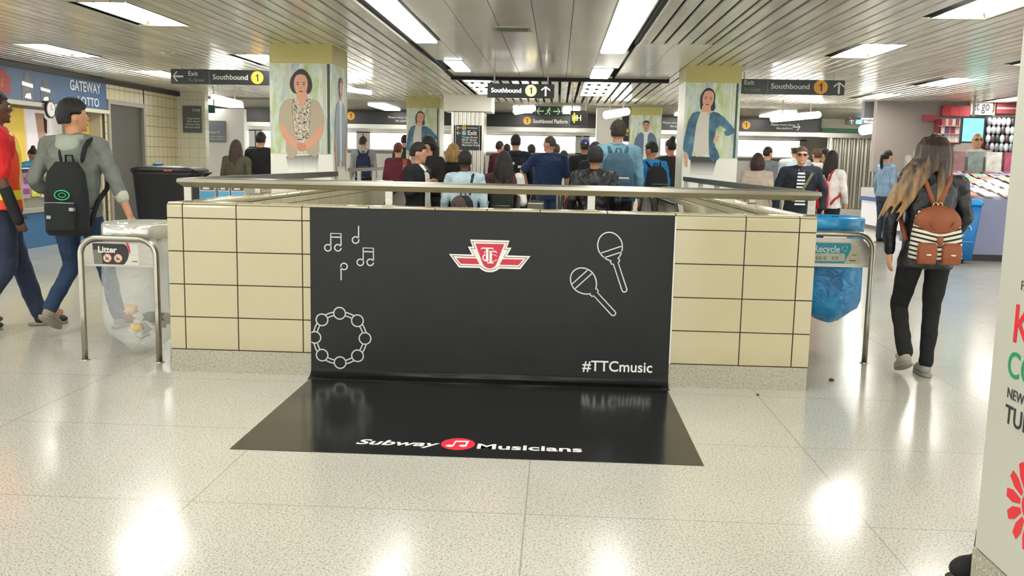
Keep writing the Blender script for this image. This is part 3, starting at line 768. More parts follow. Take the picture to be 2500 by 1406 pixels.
# running man exit sign
t, hw_, hh = board('exit_sign', 'dark green running man exit sign with arrows both ways', 1308, 259, 1370, 284, 19.0, .06, m_=mat('#15231a', .4))
G = mat('#a9d6a0', .5, emit=.3)
m = MB(); arrow(m, (-.17, hh*.5), .15, PI, -.001); arrow(m, (.17, hh*.5), .15, 0, -.001); m.build('arrow', G, t)
m = MB(); m.poly([(x, -.001, z) for x, z in circ(.02, hh*.78, .018, 12)], (0, -.001, 0))
stroke(m, [(.01, -.001, hh*.7), (-.01, -.001, hh*.42)], .03, .001, NY); stroke(m, [(-.01, -.001, hh*.45), (.03, -.001, hh*.3), (.02, -.001, hh*.12)], .016, .001, NY); stroke(m, [(-.01, -.001, hh*.45), (-.03, -.001, hh*.25), (-.07, -.001, hh*.2)], .016, .001, NY)
stroke(m, [(.05, -.001, hh*.5), (.01, -.001, hh*.66), (-.04, -.001, hh*.55)], .013, .001, NY)
m.build('running_figure', G, t)
t, hw_, hh = board('fare_sign', 'black box sign with yellow and white gate symbols beside the exit sign', 1393, 270, 1434, 306, 19.5, .5, m_=mat('#23251f', .4))
m = MB(); 
for a, c_ in ((-hw_*.55, 0), (hw_*.0, 0)): stroke(m, [(a-.035, -.001, hh*.3), (a-.035, -.001, hh*.7)], .018, .001, NY); stroke(m, [(a+.035, -.001, hh*.3), (a+.035, -.001, hh*.7)], .018, .001, NY); stroke(m, [(a-.035, -.001, hh*.5), (a+.035, -.001, hh*.5)], .018, .001, NY)
m.build('gate_symbol', mat('#ffe9a0', .5, emit=1), t)
m = MB(); stroke(m, [(-hw_*.55, -.002, hh*.15), (-hw_*.55, -.002, hh*.85)], .03, .001, NY); m.build('gate_symbol', mat('#ffd52e', .5, emit=1), t)
# sign on the corrugated pillar
t, hw_, hh = board('direction_sign', 'dark sign on the corrugated pillar: Northbound, Exit, street names', 1113, 305, 1170, 367, 19.38, .03, hang=False, m_=mat('#2a2f2e', .45))
m = MB(); arrow(m, (-hw_+.06, hh*.89), .09, PI, -.001); arrow(m, (-hw_+.06, hh*.68), .09, PI, -.001); m.build('arrow', SWp, t)
bullet(t, (-hw_+.17, hh*.89), .047, -.001); text('lettering', 'Northbound', .05, SWp, t, (-hw_+.24, -.001, hh*.86), width=.22)
m = MB(); m.box(-hw_, hw_, -.002, 0, hh*.785, hh*.79); m.build('divider', mat('#8f8f8a', .5), t)
m = MB(); m.box(-hw_+.13, -hw_+.22, -.003, 0, hh*.60, hh*.77); wb = m.build('wheelchair_symbol', mat('#4fb3e0', .5), t)
m = MB(); ring_pts = [(-hw_+.172+.022*math.cos(a), -.0035, hh*.655+.022*math.sin(a)) for a in [PI*.75+PI*1.3*i/12 for i in range(13)]]
stroke(m, ring_pts, .007, .001, NY); stroke(m, [(-hw_+.167, -.0035, hh*.75), (-hw_+.167, -.0035, hh*.68), (-hw_+.19, -.0035, hh*.68), (-hw_+.20, -.0035, hh*.63)], .008, .001, NY); m.build('figure', SWp, wb)
text('lettering', 'Exit', .125, SWp, t, (-hw_+.245, -.001, hh*.61), bold=.02)
for i, s in enumerate(('Yonge Street', 'Bloor Street', "Hudson's Bay", 'Marriott Hotel')): text('lettering', s, .062, SWp, t, (-hw_+.13, -.001, hh*(.48-.105*i)), bold=.01)
# wing wall signs
t, hw_, hh = board('direction_sign', 'grey exit sign on the cream tiled wing wall', 445, 258, 492, 324, 19.74, .03, hang=False, m_=mat('#5c605f', .4))
text('lettering', 'Exit', .085, SWp, t, (.02, -.001, hh*.8)); m = MB(); arrow(m, (.165, hh*.83), .07, PI/2, -.001); m.build('arrow', SWp, t)
for i, s in enumerate(('Yonge Street', 'Bloor Street', "Hudson's Bay", 'Marriott Hotel')): text('lettering', s, .055, SWp, t, (hw_-.03, -.001, hh*(.5-.11*i)), align='RIGHT')
t, hw_, hh = board('direction_sign', 'grey information sign on the white wall beyond the wing wall', 503, 294, 550, 348, 22.56, .04, hang=False, m_=mat('#6d7375', .25))
text('lettering', 'Queen St.', .08, SWp, t, (-hw_+.03, -.001, hh*.42))
for i, s in enumerate(('Northbound Platform', 'Southbound Platform')): text('lettering', s, .05, SWp, t, (-hw_+.03, -.001, hh*(.24-.12*i)))
t, hw_, hh = board('small_sign', 'small dark green sign above the left platform entrance', 501, 257, 524, 276, 20.6, .04, m_=mat('#1f5a4c', .4))
t, hw_, hh = board('hanging_sign', 'dark sign with a blue square beside the corrugated metal wall', 2066, 290, 2165, 306, 24.4, .06, m_=mat('#2b2a2b', .4))
m = MB(); m.box(-hw_+.25, -hw_+.40, -.002, 0, .02, hh-.02); m.build('blue_square', mat('#6db8ee', .5, emit=.3), t)
m = MB(); arrow(m, (-hw_+.14, hh*.5), .12, PI/2, -.001); m.build('arrow', SWp, t); text('lettering', 'Elevator to Street', .09, SWp, t, (-hw_+.45, -.001, hh*.35))
t, hw_, hh = board('small_sign', 'narrow black sign with yellow bullet on the small white pillar', 1522, 314, 1536, 346, 22.14, .02, hang=False, m_=BLACK)
m = MB(); m.poly([(x, -.001, z) for x, z in circ(0.01, hh*.85, .05)], (0, -.001, 0)); m.build('line_bullet', mat('#f2dc3c', .5), t); text('lettering', 'Exit', .10, SWp, t, (-hw_+.01, -.001, hh*.45), width=.12, bold=.01)
m = MB(); m.box(7.0, 8.9, 25.1, 25.16, 2.30, 2.40); tag(m.build('green_strip', mat('#2d6a4a', .5)), 'green painted strip above the corrugated wall opening', 'strip')

# ================================================================== PRINTED WRAPS ON THE PILLARS
T = NT('blurred_garden_print'); o = T.sep()
nb = T.noise(1., 3, T.mapping((5, 1, 2.2))); n2 = T.noise(1., 2, T.mapping((14, 1, 1.2), (3, 0, 1)))
c1 = T.ramp(nb, [(.32, lin('#8fae7a')), (.42, lin('#b9c890')), (.52, lin('#cfd8cc')), (.62, lin('#a9bdb8')), (.72, lin('#8fa39c'))])
c2 = T.mix(T.math('MULTIPLY', T.math('GREATER_THAN', n2, .60), .5), c1, lin('#e9ecdf'))
T.color(c2); T.p.inputs['Roughness'].default_value = .4; BG = T.m
T = NT('floral_print'); v = T.n('TexVoronoi', Scale=26.); T.l(T.tc, v.inputs['Vector']); nz = T.noise(38, 2, dist=1.5)
c1 = T.ramp(nz, [(.40, lin('#3f4a3c')), (.46, lin('#9a6a66')), (.50, lin('#e2d8c2')), (.60, lin('#e2d8c2')), (.66, lin('#5f5a4a'))], 'LINEAR'); T.color(c1); FLOR = T.m
T = NT('denim_print'); T.color(T.ramp(T.noise(6, 4), [(.35, lin('#2f566e')), (.6, lin('#4a7790')), (.75, lin('#6f98aa'))])); DEN = T.m
def fade_mat(name, top, z0, z1, c=('#efeee6')):
    T = NT(name); o = T.sep(); f = T.math('DIVIDE', T.math('SUBTRACT', o[2], z0), z1-z0); f = T.math('MINIMUM', T.math('MAXIMUM', f, 0), 1)
    T.color(T.mix(f, lin(c), lin(top))); return T.m
PR = lambda h: mat(h, .45)
SKIN1, SKIN2 = PR('#d8a083'), PR('#c98a70')
def sm(pts, it=2):
    'round a polygon'
    for _ in range(it):
        q = []
        for i in range(len(pts)):
            a, b = pts[i-1], pts[i]; q += [(a[0]*.25+b[0]*.75, a[1]*.25+b[1]*.75)]
            c_ = pts[(i+1) % len(pts)]; q += [(b[0]*.75+c_[0]*.25, b[1]*.75+c_[1]*.25)]
        pts = q
    return pts
def ell(cx, cy, rx, ry, n=24): return [(cx+rx*math.cos(2*PI*i/n), cy+ry*math.sin(2*PI*i/n)) for i in range(n)]
FADE = fade_mat('trousers_print', '#3a3f42', -1.27, -1.06)
def poster(name, label, origin, ux, k, u0, v0, W, shapes, zb=1.0):
    'origin: top left of the print; ux reading direction; k print units per metre'
    t = thing(name, label, 'poster', origin); ux = Vector(ux); nn = ux.cross(Vector((0, 0, 1)))
    def q(u, v, l): p = ux*((u-u0)/k)+nn*(.001+l*.0006); return (p.x, p.y, -(v-v0)/k)
    m = MB(); H_ = origin[2]-zb
    m.poly([tuple(ux*0)[:2]+(0,), tuple(ux*W)[:2]+(0,), tuple(ux*W)[:2]+(-H_,), (0, 0, -H_)], nn*.001); m.build('print', PR('#e9e9df'), t)
    mm = {}
    for l, (nm, mt, pts) in enumerate(shapes):
        mb = MB(); mb.poly([q(u, v, l+1) for u, v in pts], nn*.0005); mb.build(nm, mt, t)
    return t
def rect(a, b, c, d): return [(a, b), (c, b), (c, d), (a, d)]
SILL = PR('#c9c6ae')
def bgs(u0, u1, v0, v1, bars, dark=()):
    s = [('garden_background', BG, rect(u0, v0, u1, v1))]
    for a, b in bars: s.append(('window_bar', SILL, rect(a, v0, b, v1)))
    for a, b in dark: s.append(('dark_bar', PR('#3d4f44'), rect(a, v0, b, v1)))
    s.append(('window_sill', SILL, rect(u0, v1, u1, v1+7)))
    return s
def face(cx, cy, rx, ry, skin, hair, lips='#a04a4a', tilt=0):
    ct, st = math.cos(tilt), math.sin(tilt)
    R = lambda pts: [(cx+(x-cx)*ct-(y-cy)*st, cy+(x-cx)*st+(y-cy)*ct) for x, y in pts]
    return [('face', skin, R(sm([(cx-rx, cy-ry*.4), (cx-rx*.6, cy-ry), (cx+rx*.6, cy-ry), (cx+rx, cy-ry*.4), (cx+rx*.9, cy+ry*.4), (cx+rx*.35, cy+ry), (cx-rx*.35, cy+ry), (cx-rx*.9, cy+ry*.4)]))),
            ('eye', PR('#2a201c'), R(ell(cx-rx*.42, cy-ry*.08, rx*.17, ry*.05))), ('eye', PR('#2a201c'), R(ell(cx+rx*.42, cy-ry*.08, rx*.17, ry*.05))),
            ('eyebrow', PR(hair), R(ell(cx-rx*.42, cy-ry*.27, rx*.26, ry*.035))), ('eyebrow', PR(hair), R(ell(cx+rx*.42, cy-ry*.27, rx*.26, ry*.035))),
            ('nose', SKIN2, R(ell(cx, cy+ry*.25, rx*.17, ry*.07))), ('mouth', PR(lips), R(ell(cx, cy+ry*.55, rx*.33, ry*.07)))]
# woman in beige cardigan
CARD = PR('#b6a68f'); TR = FADE
sh = bgs(245, 825, 245, 1050, ((395, 430), (735, 765)), ((775, 800),))
sh += [('trousers', TR, [(390, 1080), (690, 1060), (672, 1240), (555, 1240), (545, 1120), (535, 1240), (420, 1240)]),
 ('hair', PR('#2c1f1b'), sm([(470, 330), (530, 285), (590, 310), (640, 400), (635, 480), (600, 525), (470, 520), (430, 460), (435, 390)])),
 ('neck', SKIN1, [(495, 500), (590, 500), (600, 620), (520, 680), (490, 600)]),
 ('blouse', FLOR, [(455, 560), (495, 560), (540, 650), (590, 560), (622, 560), (600, 930), (475, 930)]),
 ('cardigan', CARD, sm([(460, 545), (350, 590), (318, 780), (395, 810), (385, 1095), (495, 1090), (480, 930), (445, 640)], 1)),
 ('cardigan', CARD, sm([(620, 555), (715, 590), (755, 795), (690, 820), (700, 1095), (570, 1050), (600, 930), (625, 640)], 1)),
 ('arm', SKIN1, sm([(320, 790), (385, 795), (430, 900), (520, 945), (545, 1010), (510, 1030), (380, 950)], 1)),
 ('arm', SKIN1, sm([(750, 800), (690, 805), (640, 890), (560, 940), (530, 1000), (560, 1035), (700, 940)], 1)),
 ('hand', SKIN2, sm([(490, 950), (560, 950), (585, 1000), (545, 1035), (500, 1025)]))]
sh += face(535, 440, 66, 98, SKIN1, '#2c1f1b')
x, y, s = PILL['cardigan']; k1 = 580/(s-.0)
poster('pillar_poster', 'poster of a woman in beige cardigan and floral blouse on the left pillar', (x, y-.001, 2.47), (1, 0, 0), k1, 245, 245, s, sh, 1.0)
# man, on the side of the same pillar (photo shows it very foreshortened)
def man(shirt='#5f6f8c', tee='#cfdadc'):
    return [('neck', SKIN2, [(270, 250), (330, 250), (345, 340), (255, 340)]), ('hair', PR('#1d1815'), sm([(225, 150), (300, 100), (370, 150), (372, 210), (228, 210)])),
      ('tee', PR(tee), [(230, 320), (370, 320), (355, 900), (250, 900)]),
      ('shirt', PR(shirt), sm([(260, 310), (110, 380), (50, 640), (120, 700), (130, 1000), (255, 1020), (265, 600)], 1)), ('shirt', PR(shirt), sm([(345, 310), (490, 380), (550, 640), (470, 700), (470, 1000), (345, 1020), (330, 600)], 1)),
      ('arm', SKIN1, sm([(50, 640), (115, 690), (130, 1000), (80, 1010)], 1)), ('arm', SKIN1, sm([(550, 640), (480, 690), (480, 1000), (530, 1010)], 1)),
      ('trousers', FADE, [(130, 950), (470, 950), (450, 1240), (150, 1240)])]+face(300, 205, 68, 95, SKIN2, '#1d1815', '#9a5548')+[('hair', PR('#1d1815'), sm([(226, 175), (235, 120), (300, 92), (365, 120), (374, 175), (350, 145), (300, 135), (250, 145)]))]
shm = bgs(0, 600, 0, 800, ((120, 150), (470, 500)), ((560, 580),))+man('#8a97a6', '#d8e4e8')
poster('pillar_poster', 'narrow poster of a man in open shirt on the aisle side of the left pillar', (x+s, y, 2.47), (0, 1, 0), 600/s, 0, 0, s, shm, 1.0)
# woman in denim jacket
def denim_woman(): 
    return bgs(350, 968, 270, 1100, ((535, 555), (835, 850), (870, 885)), ((915, 940),))+[
 ('trousers', FADE, [(440, 1085), (740, 1100), (700, 1290), (450, 1290)]),
 ('hair', PR('#241d1a'), sm([(520, 400), (580, 320), (650, 330), (690, 400), (680, 480), (695, 560), (650, 590), (600, 500), (530, 590), (515, 480)])),
 ('neck', SKIN1, [(545, 520), (640, 520), (640, 620), (535, 620)]),
 ('blouse', PR('#cfcabd'), sm([(510, 590), (640, 590), (645, 1085), (455, 1095), (480, 800)], 1)),
 ('jacket', DEN, sm([(530, 575), (405, 620), (345, 980), (360, 1040), (405, 1050), (430, 1150), (455, 1080), (480, 750), (510, 640)], 1)),
 ('jacket', DEN, sm([(640, 575), (760, 610), (925, 780), (920, 820), (830, 865), (795, 800), (850, 790), (720, 720), (690, 940), (765, 1070), (760, 1120), (670, 1155), (640, 1020), (625, 700)], 1)),
 ('sleeve', DEN, sm([(700, 600), (790, 640), (930, 790), (840, 862), (800, 815), (845, 785), (700, 700)], 1)),
 ('hand', SKIN1, sm([(370, 1050), (400, 1060), (412, 1190), (400, 1225), (375, 1180)])), ('hand', SKIN1, sm([(700, 860), (760, 850), (735, 905), (690, 950), (685, 900)]))]+face(605, 455, 66, 100, SKIN1, '#241d1a', '#a8403c', .12)
x, y, s = PILL['jacket']; poster('pillar_poster', 'poster of a woman in denim jacket with hand on hip on the right pillar', (x, y-.001, 2.47), (1, 0, 0), 618/s, 350, 270, s, denim_woman(), 1.0)
x, y, s = PILL['far_left']; poster('pillar_poster', 'smaller poster of the denim jacket woman on the far left pillar', (x, y-.001, 2.47), (1, 0, 0), 618/s, 350, 270, s, denim_woman(), 1.0)
x, y, s = PILL['far_right']; poster('pillar_poster', 'poster of a man in blue open shirt and white tee on the far right pillar', (x, y-.001, 2.47), (1, 0, 0), 600/s, 0, 0, s, bgs(0, 600, 0, 800, ((420, 440), (470, 485)))+man(), 1.0)
# printed side of the near pillar
nt = thing('pillar_poster', 'white poster with red, green and black lettering on the near right pillar', 'poster', (px0, 0, 0))
m = MB(); m.box(-.004, -.001, py1-.895, py1-.004, .155, HC-.01); m.build('print', mat('#b6b5a8', .35), nt)
def ntxt(s, size, y, z, col, b=.01, w_=None): text('lettering', s, size, mat(col, .5), nt, (-.0045, y, z), (0, -1, 0), (0, 0, 1), bold=b, width=w_, depth=.0003)
ntxt('FAMILY', .042, 2.765, 1.01, '#4a4a48', .0); ntxt("KIM'S", .165, 2.79, .852, '#d2222c', .008); ntxt('CONVENIENCE', .112, 2.80, .745, '#1f8a56', .008)
ntxt('NEW SERIES', .044, 2.785, .68, '#3a3a38', .008); ntxt('TUESDAYS', .080, 2.785, .603, '#2a2a28', .010)
m = MB()
for k in range(12):
    a = 2*PI*k/12; m.poly([(-.0045, 2.60-(r*math.cos(a+d)), .40+r*math.sin(a+d)) for r, d in ((.05, -.16), (.095, -.2), (.13, -.1), (.13, .1), (.095, .2), (.05, .16))], (-.0006, 0, 0))
m.poly([(-.0045, 2.60-.04*math.cos(2*PI*k/20), .40+.04*math.sin(2*PI*k/20)) for k in range(20)], (-.0006, 0, 0)); m.build('red_emblem', mat('#d2222c', .5), nt)

# ================================================================== LITTER AND RECYCLING STANDS
HOOP = steel('brushed_hoop', '#b0ab9c', .3, (6, 6, 6))
PAN = steel('brushed_panel', '#a8a498', .38, (3, 1, 40))
CLEAR = NT('clear_bag'); CLEAR.p.inputs['Base Color'].default_value = lin('#eef0ee'); CLEAR.p.inputs['Alpha'].default_value = .24; CLEAR.p.inputs['Roughness'].default_value = .12; CLEAR.p.inputs['Specular IOR Level'].default_value = .8; CLEAR.bump(CLEAR.noise(9, 3, dist=1.2), .02); CLEAR = CLEAR.m
BLUEB = NT('blue_bag'); BLUEB.color(BLUEB.ramp(BLUEB.noise(4, 4, dist=1.), [(.3, lin('#0f5f9a')), (.5, lin('#1b86c6')), (.7, lin('#3aa6dd'))])); BLUEB.p.inputs['Alpha'].default_value = .92; BLUEB.p.inputs['Roughness'].default_value = .25; BLUEB.bump(BLUEB.noise(9, 3, dist=1.2), .03); BLUEB = BLUEB.m
def bag_mesh(r, z1, z0, sag=.0, n=36):
    m = MB(); rings = []; N = 12; vs = []
    for j in range(N+1):
        t = j/N; z = z1+(z0-z1)*t
        for i in range(n):
            a = 2*PI*i/n; k = r*(1+.06*math.sin(2.6*t)-.06*t*t+.05*math.sin(5*a+3*t)*(.3+t)+.03*math.sin(11*a-2*t)); 
            if t > .9: k *= 1-(t-.9)*3.5
            vs.append((k*math.cos(a), k*math.sin(a)*.95, z+(.03*math.sin(2*a+1) if t > .8 else 0)+sag*t*math.cos(a)))
    fs = [(j*n+i, j*n+(i+1) % n, (j+1)*n+(i+1) % n, (j+1)*n+i) for j in range(N) for i in range(n)]+[tuple(range(N*n, (N+1)*n))]
    return m.add(vs, fs, 0, True)
def stand(label, x0, x1, y, top, ptop, pbot, ry, rz0, rz1, rr, bagmat, bag0, rim, sign, cx=None, hoop=True, name='litter_stand'):
    t = thing(name, label, 'waste bin', ((x0+x1)/2, y, 0)); w_ = (x1-x0)/2; R = .11
    if hoop:
        pts = [(-w_, 0, .0), (-w_, 0, .3), (-w_, 0, top-R)]+[(-w_+R-R*math.cos(a), 0, top-R+R*math.sin(a)) for a in [PI/2*k/8 for k in range(1, 9)]]
        pts += [(-p[0], p[1], p[2]) for p in reversed(pts)]
        m = MB(); m.tube(pts, .019, n=14); m.build('hoop', HOOP, t)
        for s in (-1, 1):
            m = MB(); m.cone((s*w_, 0, 0), .032, (s*w_, 0, .006), .030, 16); m.build('foot_plate', HOOP, t)
        m = MB(); q = [(-w_+.015, pbot), (w_-.015, pbot), (w_-.015, ptop-.10)]+[(w_-.015-.09*(1-math.cos(a)), ptop-.10+.10*math.sin(a)) for a in (PI/8, PI/4, 3*PI/8, PI/2)]
        q += [(-u, v) for u, v in reversed(q[3:])]+[(-w_+.015, ptop-.10)]
        m.poly([(u, .0, v) for u, v in q], (0, .012, 0)); pn = m.build('panel', PAN, t)
        sign(pn, w_)
    cx = cx if cx is not None else 0; yy = ry-y
    m = MB(); n = 40
    m.loft([(cx, yy, rz0, rr, rr), (cx, yy, rz0+.01, rr+.006, rr+.006), (cx, yy, rz1-.012, rr+.004, rr+.004), (cx, yy, rz1, rr-.008, rr-.008), (cx, yy, rz1, rr-.02, rr-.02), (cx, yy, rz0, rr-.02, rr-.02)], n, e=2)
    m.f = m.f[:-2]; m.mi = m.mi[:-2]; m.sm = m.sm[:-2]
    m.build('rim', rim, t)
    if hoop:
        m = MB(); m.box(-.08, .08, .012, yy-rr+.02, rz0-.06, rz0-.045); m.build('bracket', HOOP, t)
    b = bag_mesh(rr-.005, rz1-.01, bag0); bo = b.build('bag', bagmat, t); bo.location = (cx, yy, 0)
    return t
def litter_sign(pn, w_):
    k = .0025; x0 = -.165; z1 = .775
    def q(u, v, l=1): return (x0+(u-290)/12.78*k, -.001-l*.0006, z1-(v-390)/12.78*k)
    m = MB(); m.poly([q(270, 385, 0), q(1815, 390, 0), q(1835, 1095, 0), q(310, 1070, 0)], (0, .001, 0)); s = m.build('sign_plate', mat('#c9c6ba', .45), pn)
    m = MB(); m.poly([q(*p) for p in [(270, 385), (1340, 390), (1430, 450), (1490, 600), (1500, 750), (1440, 920), (1340, 1060), (1280, 1078), (310, 1070)]], (0, .0005, 0)); m.build('black_field', mat('#211c1a', .5), s)
    m = MB(); m.poly([q(*p, 1.2) for p in [(270, 600), (560, 600), (600, 1060), (320, 1062)]], (0, .0003, 0)); m.build('grey_patch', mat('#6a6b62', .6), s)
    m = MB(); m.poly([q(*p, 1.3) for p in [(1400, 350), (1470, 345), (1540, 480), (1560, 690), (1520, 700), (1470, 520)]], (0, .0003, 0)); m.build('red_arc', mat('#b9304a', .5), s)
    text('lettering', 'Litter', .056, mat('#d8d6cc', .5), s, (q(465, 690)[0], q(0, 0, 2)[1], q(465, 685)[2]), width=.125, bold=.03, depth=.0003)
    for u in (765, 1130):
        m = MB(); c = q(u, 870, 2); m.poly([(a, c[1], b) for a, b in circ(c[0], c[2], .030)], (0, .0003, 0)); d = m.build('round_symbol', mat('#d4b9a4', .5), s)
        m = MB(); pts = [(a, c[1]-.0006, b) for a, b in circ(c[0], c[2], .028)]; stroke(m, pts, .004, .0003, NY, closed=True); stroke(m, [(c[0]-.02, c[1]-.0006, c[2]+.02), (c[0]+.02, c[1]-.0006, c[2]-.02)], .004, .0003, NY); m.build('strike_ring', mat('#8c4a40', .5), d)
        m = MB(); m.box(c[0]-.013, c[0]+.008, c[1]-.0004, c[1], c[2]-.012, c[2]+.004); m.build('pictogram', mat('#6a5c4c', .5), d)
    m = MB(); c = q(1550, 740); m.box(c[0], c[0]+.05, c[1]-.0003, c[1], c[2]-.001, c[2]); c = q(1600, 980); m.box(c[0], c[0]+.035, c[1]-.0003, c[1], c[2], c[2]+.006); m.build('small_print', mat('#4a463e', .6), s)
lt = stand('litter stand with steel hoop and clear bag at the left end of the half wall', -3.085, -2.585, 5.80, .81, .785, .625, 6.10, .80, .90, .245, CLEAR, .06, mat('#c9c9c0', .18, .35, bump=.01, bscale=8), litter_sign, cx=.02)
# contents of the clear bag
TRM = [mat('#cfa878', .7), mat('#b9b4a4', .7), mat('#8f5a4c', .7), mat('#d9b04a', .7), mat('#6b6f5e', .7), mat('#d8d8d0', .6)]
def crumple(name, c, r, m_, par=None, flat=1.):
    mb = MB(); rr = random.Random(int(abs(c[0]*991+c[2]*717))); ph = [rr.uniform(0, 6) for _ in range(4)]
    mb.ball((0, 0, 0), (r, r*.8, r*.7*flat), nu=12, nv=8, fn=lambda v: .8+.25*math.sin(5*v.x+ph[0])*math.cos(6*v.y+ph[1])+.2*math.sin(7*v.z+ph[2]))
    o = mb.build(name, m_); o.location = c; return o
names = [('paper_cup', 'tan crumpled paper cup inside the clear litter bag', (-2.86, 6.0, .31), .06, 0), ('food_wrapper', 'yellow wrapper low in the clear litter bag', (-2.80, 5.95, .20), .05, 3),
         ('crumpled_paper', 'grey crumpled paper on the right inside the clear litter bag', (-2.72, 6.03, .26), .075, 4), ('food_wrapper', 'brown wrapper on the left inside the clear litter bag', (-2.90, 6.05, .24), .045, 2),
         ('crumpled_paper', 'pale crumpled paper at the back of the clear litter bag', (-2.72, 6.16, .22), .09, 1), ('crumpled_paper', 'white crumpled paper at the bottom of the clear litter bag', (-2.86, 6.14, .15), .085, 5)]
for nm, lb, c, r, k in names: tag(crumple(nm, c, r, TRM[k]), lb, 'rubbish')
stand('blue bagged bin mostly hidden behind the litter stand', -3.0, -2.6, 6.9, .8, .8, .6, 6.95, .82, .885, .25, BLUEB, .01, BLUEB, None, cx=.08, hoop=False, name='recycling_bin')
def rec_sign(pn, w_):
    k = .0029; 
    def q(u, v, l=1): p = at(1960+u/12.5, 570+v/12.5, 6.45); return (p.x-1.94, -.001-l*.0006, p.z)
    m = MB(); m.poly([q(u, v, 0) for u, v in [(200, 230), (1500, 290), (1790, 400), (1750, 930), (200, 915)]], (0, .0004, 0)); s = m.build('sign_plate', mat('#b3ad98', .45), pn)
    m = MB(); m.poly([q(u, v) for u, v in [(200, 275), (1475, 300), (1490, 470), (1260, 915), (200, 890)]], (0, .0004, 0)); m.build('blue_field', mat('#1f8296', .5), s)
    m = MB(); m.poly([q(u, v, 1.5) for u, v in [(200, 595), (1290, 610), (1300, 790), (1260, 850), (200, 835)]], (0, .0004, 0)); pb = m.build('picture_band', mat('#a9aa98', .5), s)
    for u in (440, 540, 680, 930, 1050):
      m = MB(); m.poly([q(u+a*40, 740+b*60, 2.2) for a, b in ((-1, -.8), (1, -.6), (1, 1), (-1, 1))], (0, .0003, 0))
      m.build('item_picture', mat('#85836d', .6), pb)
    c = q(390, 560, 2); e_ = q(1140, 560, 2); text('lettering', 'Recycle', .068, mat('#b7ccc4', .5), s, (c[0]-.012, c[1], c[2]), width=e_[0]-c[0]+.012, bold=.02, depth=.0003)
    m = MB(); 
    for a0 in (0, 2.1, 4.2):
        c = q(1290, 460, 2); stroke(m, [(c[0]+.017*math.cos(a0+.22*i), c[1], c[2]+.017*math.sin(a0+.22*i)) for i in range(8)], .008, .0003, NY)
    m.build('recycling_arrows', mat('#69b3b9', .5), s)
    m = MB(); c = q(1420, 825, 1); m.box(c[0], c[0]+.045, c[1]-.0003, c[1], c[2]-.004, c[2]+.004); c = q(1520, 660, 1); m.box(c[0], c[0]+.03, c[1]-.0003, c[1], c[2]-.002, c[2]+.003); m.build('small_print', mat('#5a5440', .6), s)
stand('recycling stand with steel hoop and blue bag at the right end of the half wall', 1.68, 2.195, 6.45, .905, .875, .675, 6.80, .93, 1.01, .27, BLUEB, .28, mat('#2a93cc', .25), rec_sign, cx=.02)

# scraps on the floor
for x_, y_, r, nm, lb, c_ in ((2030, 930, .022, 'floor_scrap', 'dark scrap on the floor right of the half wall', '#4a423a'), (1850, 965, .012, 'floor_scrap', 'tiny brown scrap at the foot of the half wall on the right', '#5a3a2a')):
    p = fl_(x_, y_); tag(crumple(nm, (p.x, p.y, r*.4), r, mat(c_, .8), flat=.6), lb, 'scrap')

# big black cart at the left wall, and a blue wheeled bin at the right
def cart(label, x0, x1, y0, y1, h):
    t = thing('waste_cart', label, 'cart', ((x0+x1)/2, (y0+y1)/2, 0)); a, b = (x1-x0)/2, (y1-y0)/2; K = mat('#1b1b1c', .45)
    m = MB(); m.loft([(0, 0, .12, a*.82, b*.8), (0, 0, .2, a*.85, b*.83), (0, 0, h-.10, a*.97, b*.97), (0, 0, h-.05, a*1.02, b*1.02)], 28, e=7); m.build('tub', K, t)
    m = MB(); m.loft([(0, 0, h-.05, a*1.04, b*1.04), (0, 0, h-.01, a*1.04, b*1.04), (0, -.02, h+.03, a*.8, b*.8), (0, 0, h+.045, a*.4, b*.4)], 28, e=6); m.build('lid', K, t)
    for sx in (-1, 1):
        for sy in (-1, 1):
            m = MB(); m.cone((sx*a*.65-.02, sy*b*.6, .07), .07, (sx*a*.65+.02, sy*b*.6, .07), .07, 14); m.build('wheel', mat('#2a2a2a', .6), t)
    m = MB(); m.tube([(a*.98, -b*.4, h-.12), (a+.10, -b*.4, h-.06), (a+.10, b*.4, h-.06), (a*.98, b*.4, h-.12)], .014); m.build('handle', K, t)
    m = MB(); m.box(a*.15, a*.42, -b*1.045-.004, -b*1.04, h-.045, h-.015); m.build('label_plate', mat('#b84a52', .4), t)
    return t
cart('big black waste cart with a closed lid by the grey door', -6.62, -5.62, 13.95, 14.75, 1.14)
p = (-6.25, 14.2, 1.20); tag(crumple('blue_bag', p, .11, BLUEB, flat=.25), 'scrap of blue bag lying on the black waste cart', 'bag')
t = thing('wheeled_bin', 'blue wheeled recycling bin in front of the magazine counter', 'bin', (5.93, 13.9, 0))
m = MB(); m.loft([(0, 0, .06, .19, .2), (0, 0, .86, .25, .26)], 24, e=8); m.build('body', mat('#1a73b8', .4), t)
m = MB(); m.loft([(0, 0, .86, .27, .28), (0, 0, .90, .27, .28), (0, .02, .94, .24, .25)], 24, e=8); m.build('lid', mat('#2a93d6', .35), t)
for s in (-1, 1):
    m = MB(); m.cone((s*.17-.02, .15, .06), .06, (s*.17+.02, .15, .06), .06, 14); m.build('wheel', mat('#222', .6) if 0 else BLACK, t)
m = MB(); stroke(m, [(.02+.08*math.cos(.35*i), -.262, .5+.08*math.sin(.35*i)) for i in range(14)], .016, .002, NY); m.box(-.05, .15, -.262, -.25, .33, .335); m.build('pale_symbol', mat('#8cc8ec', .5), t)

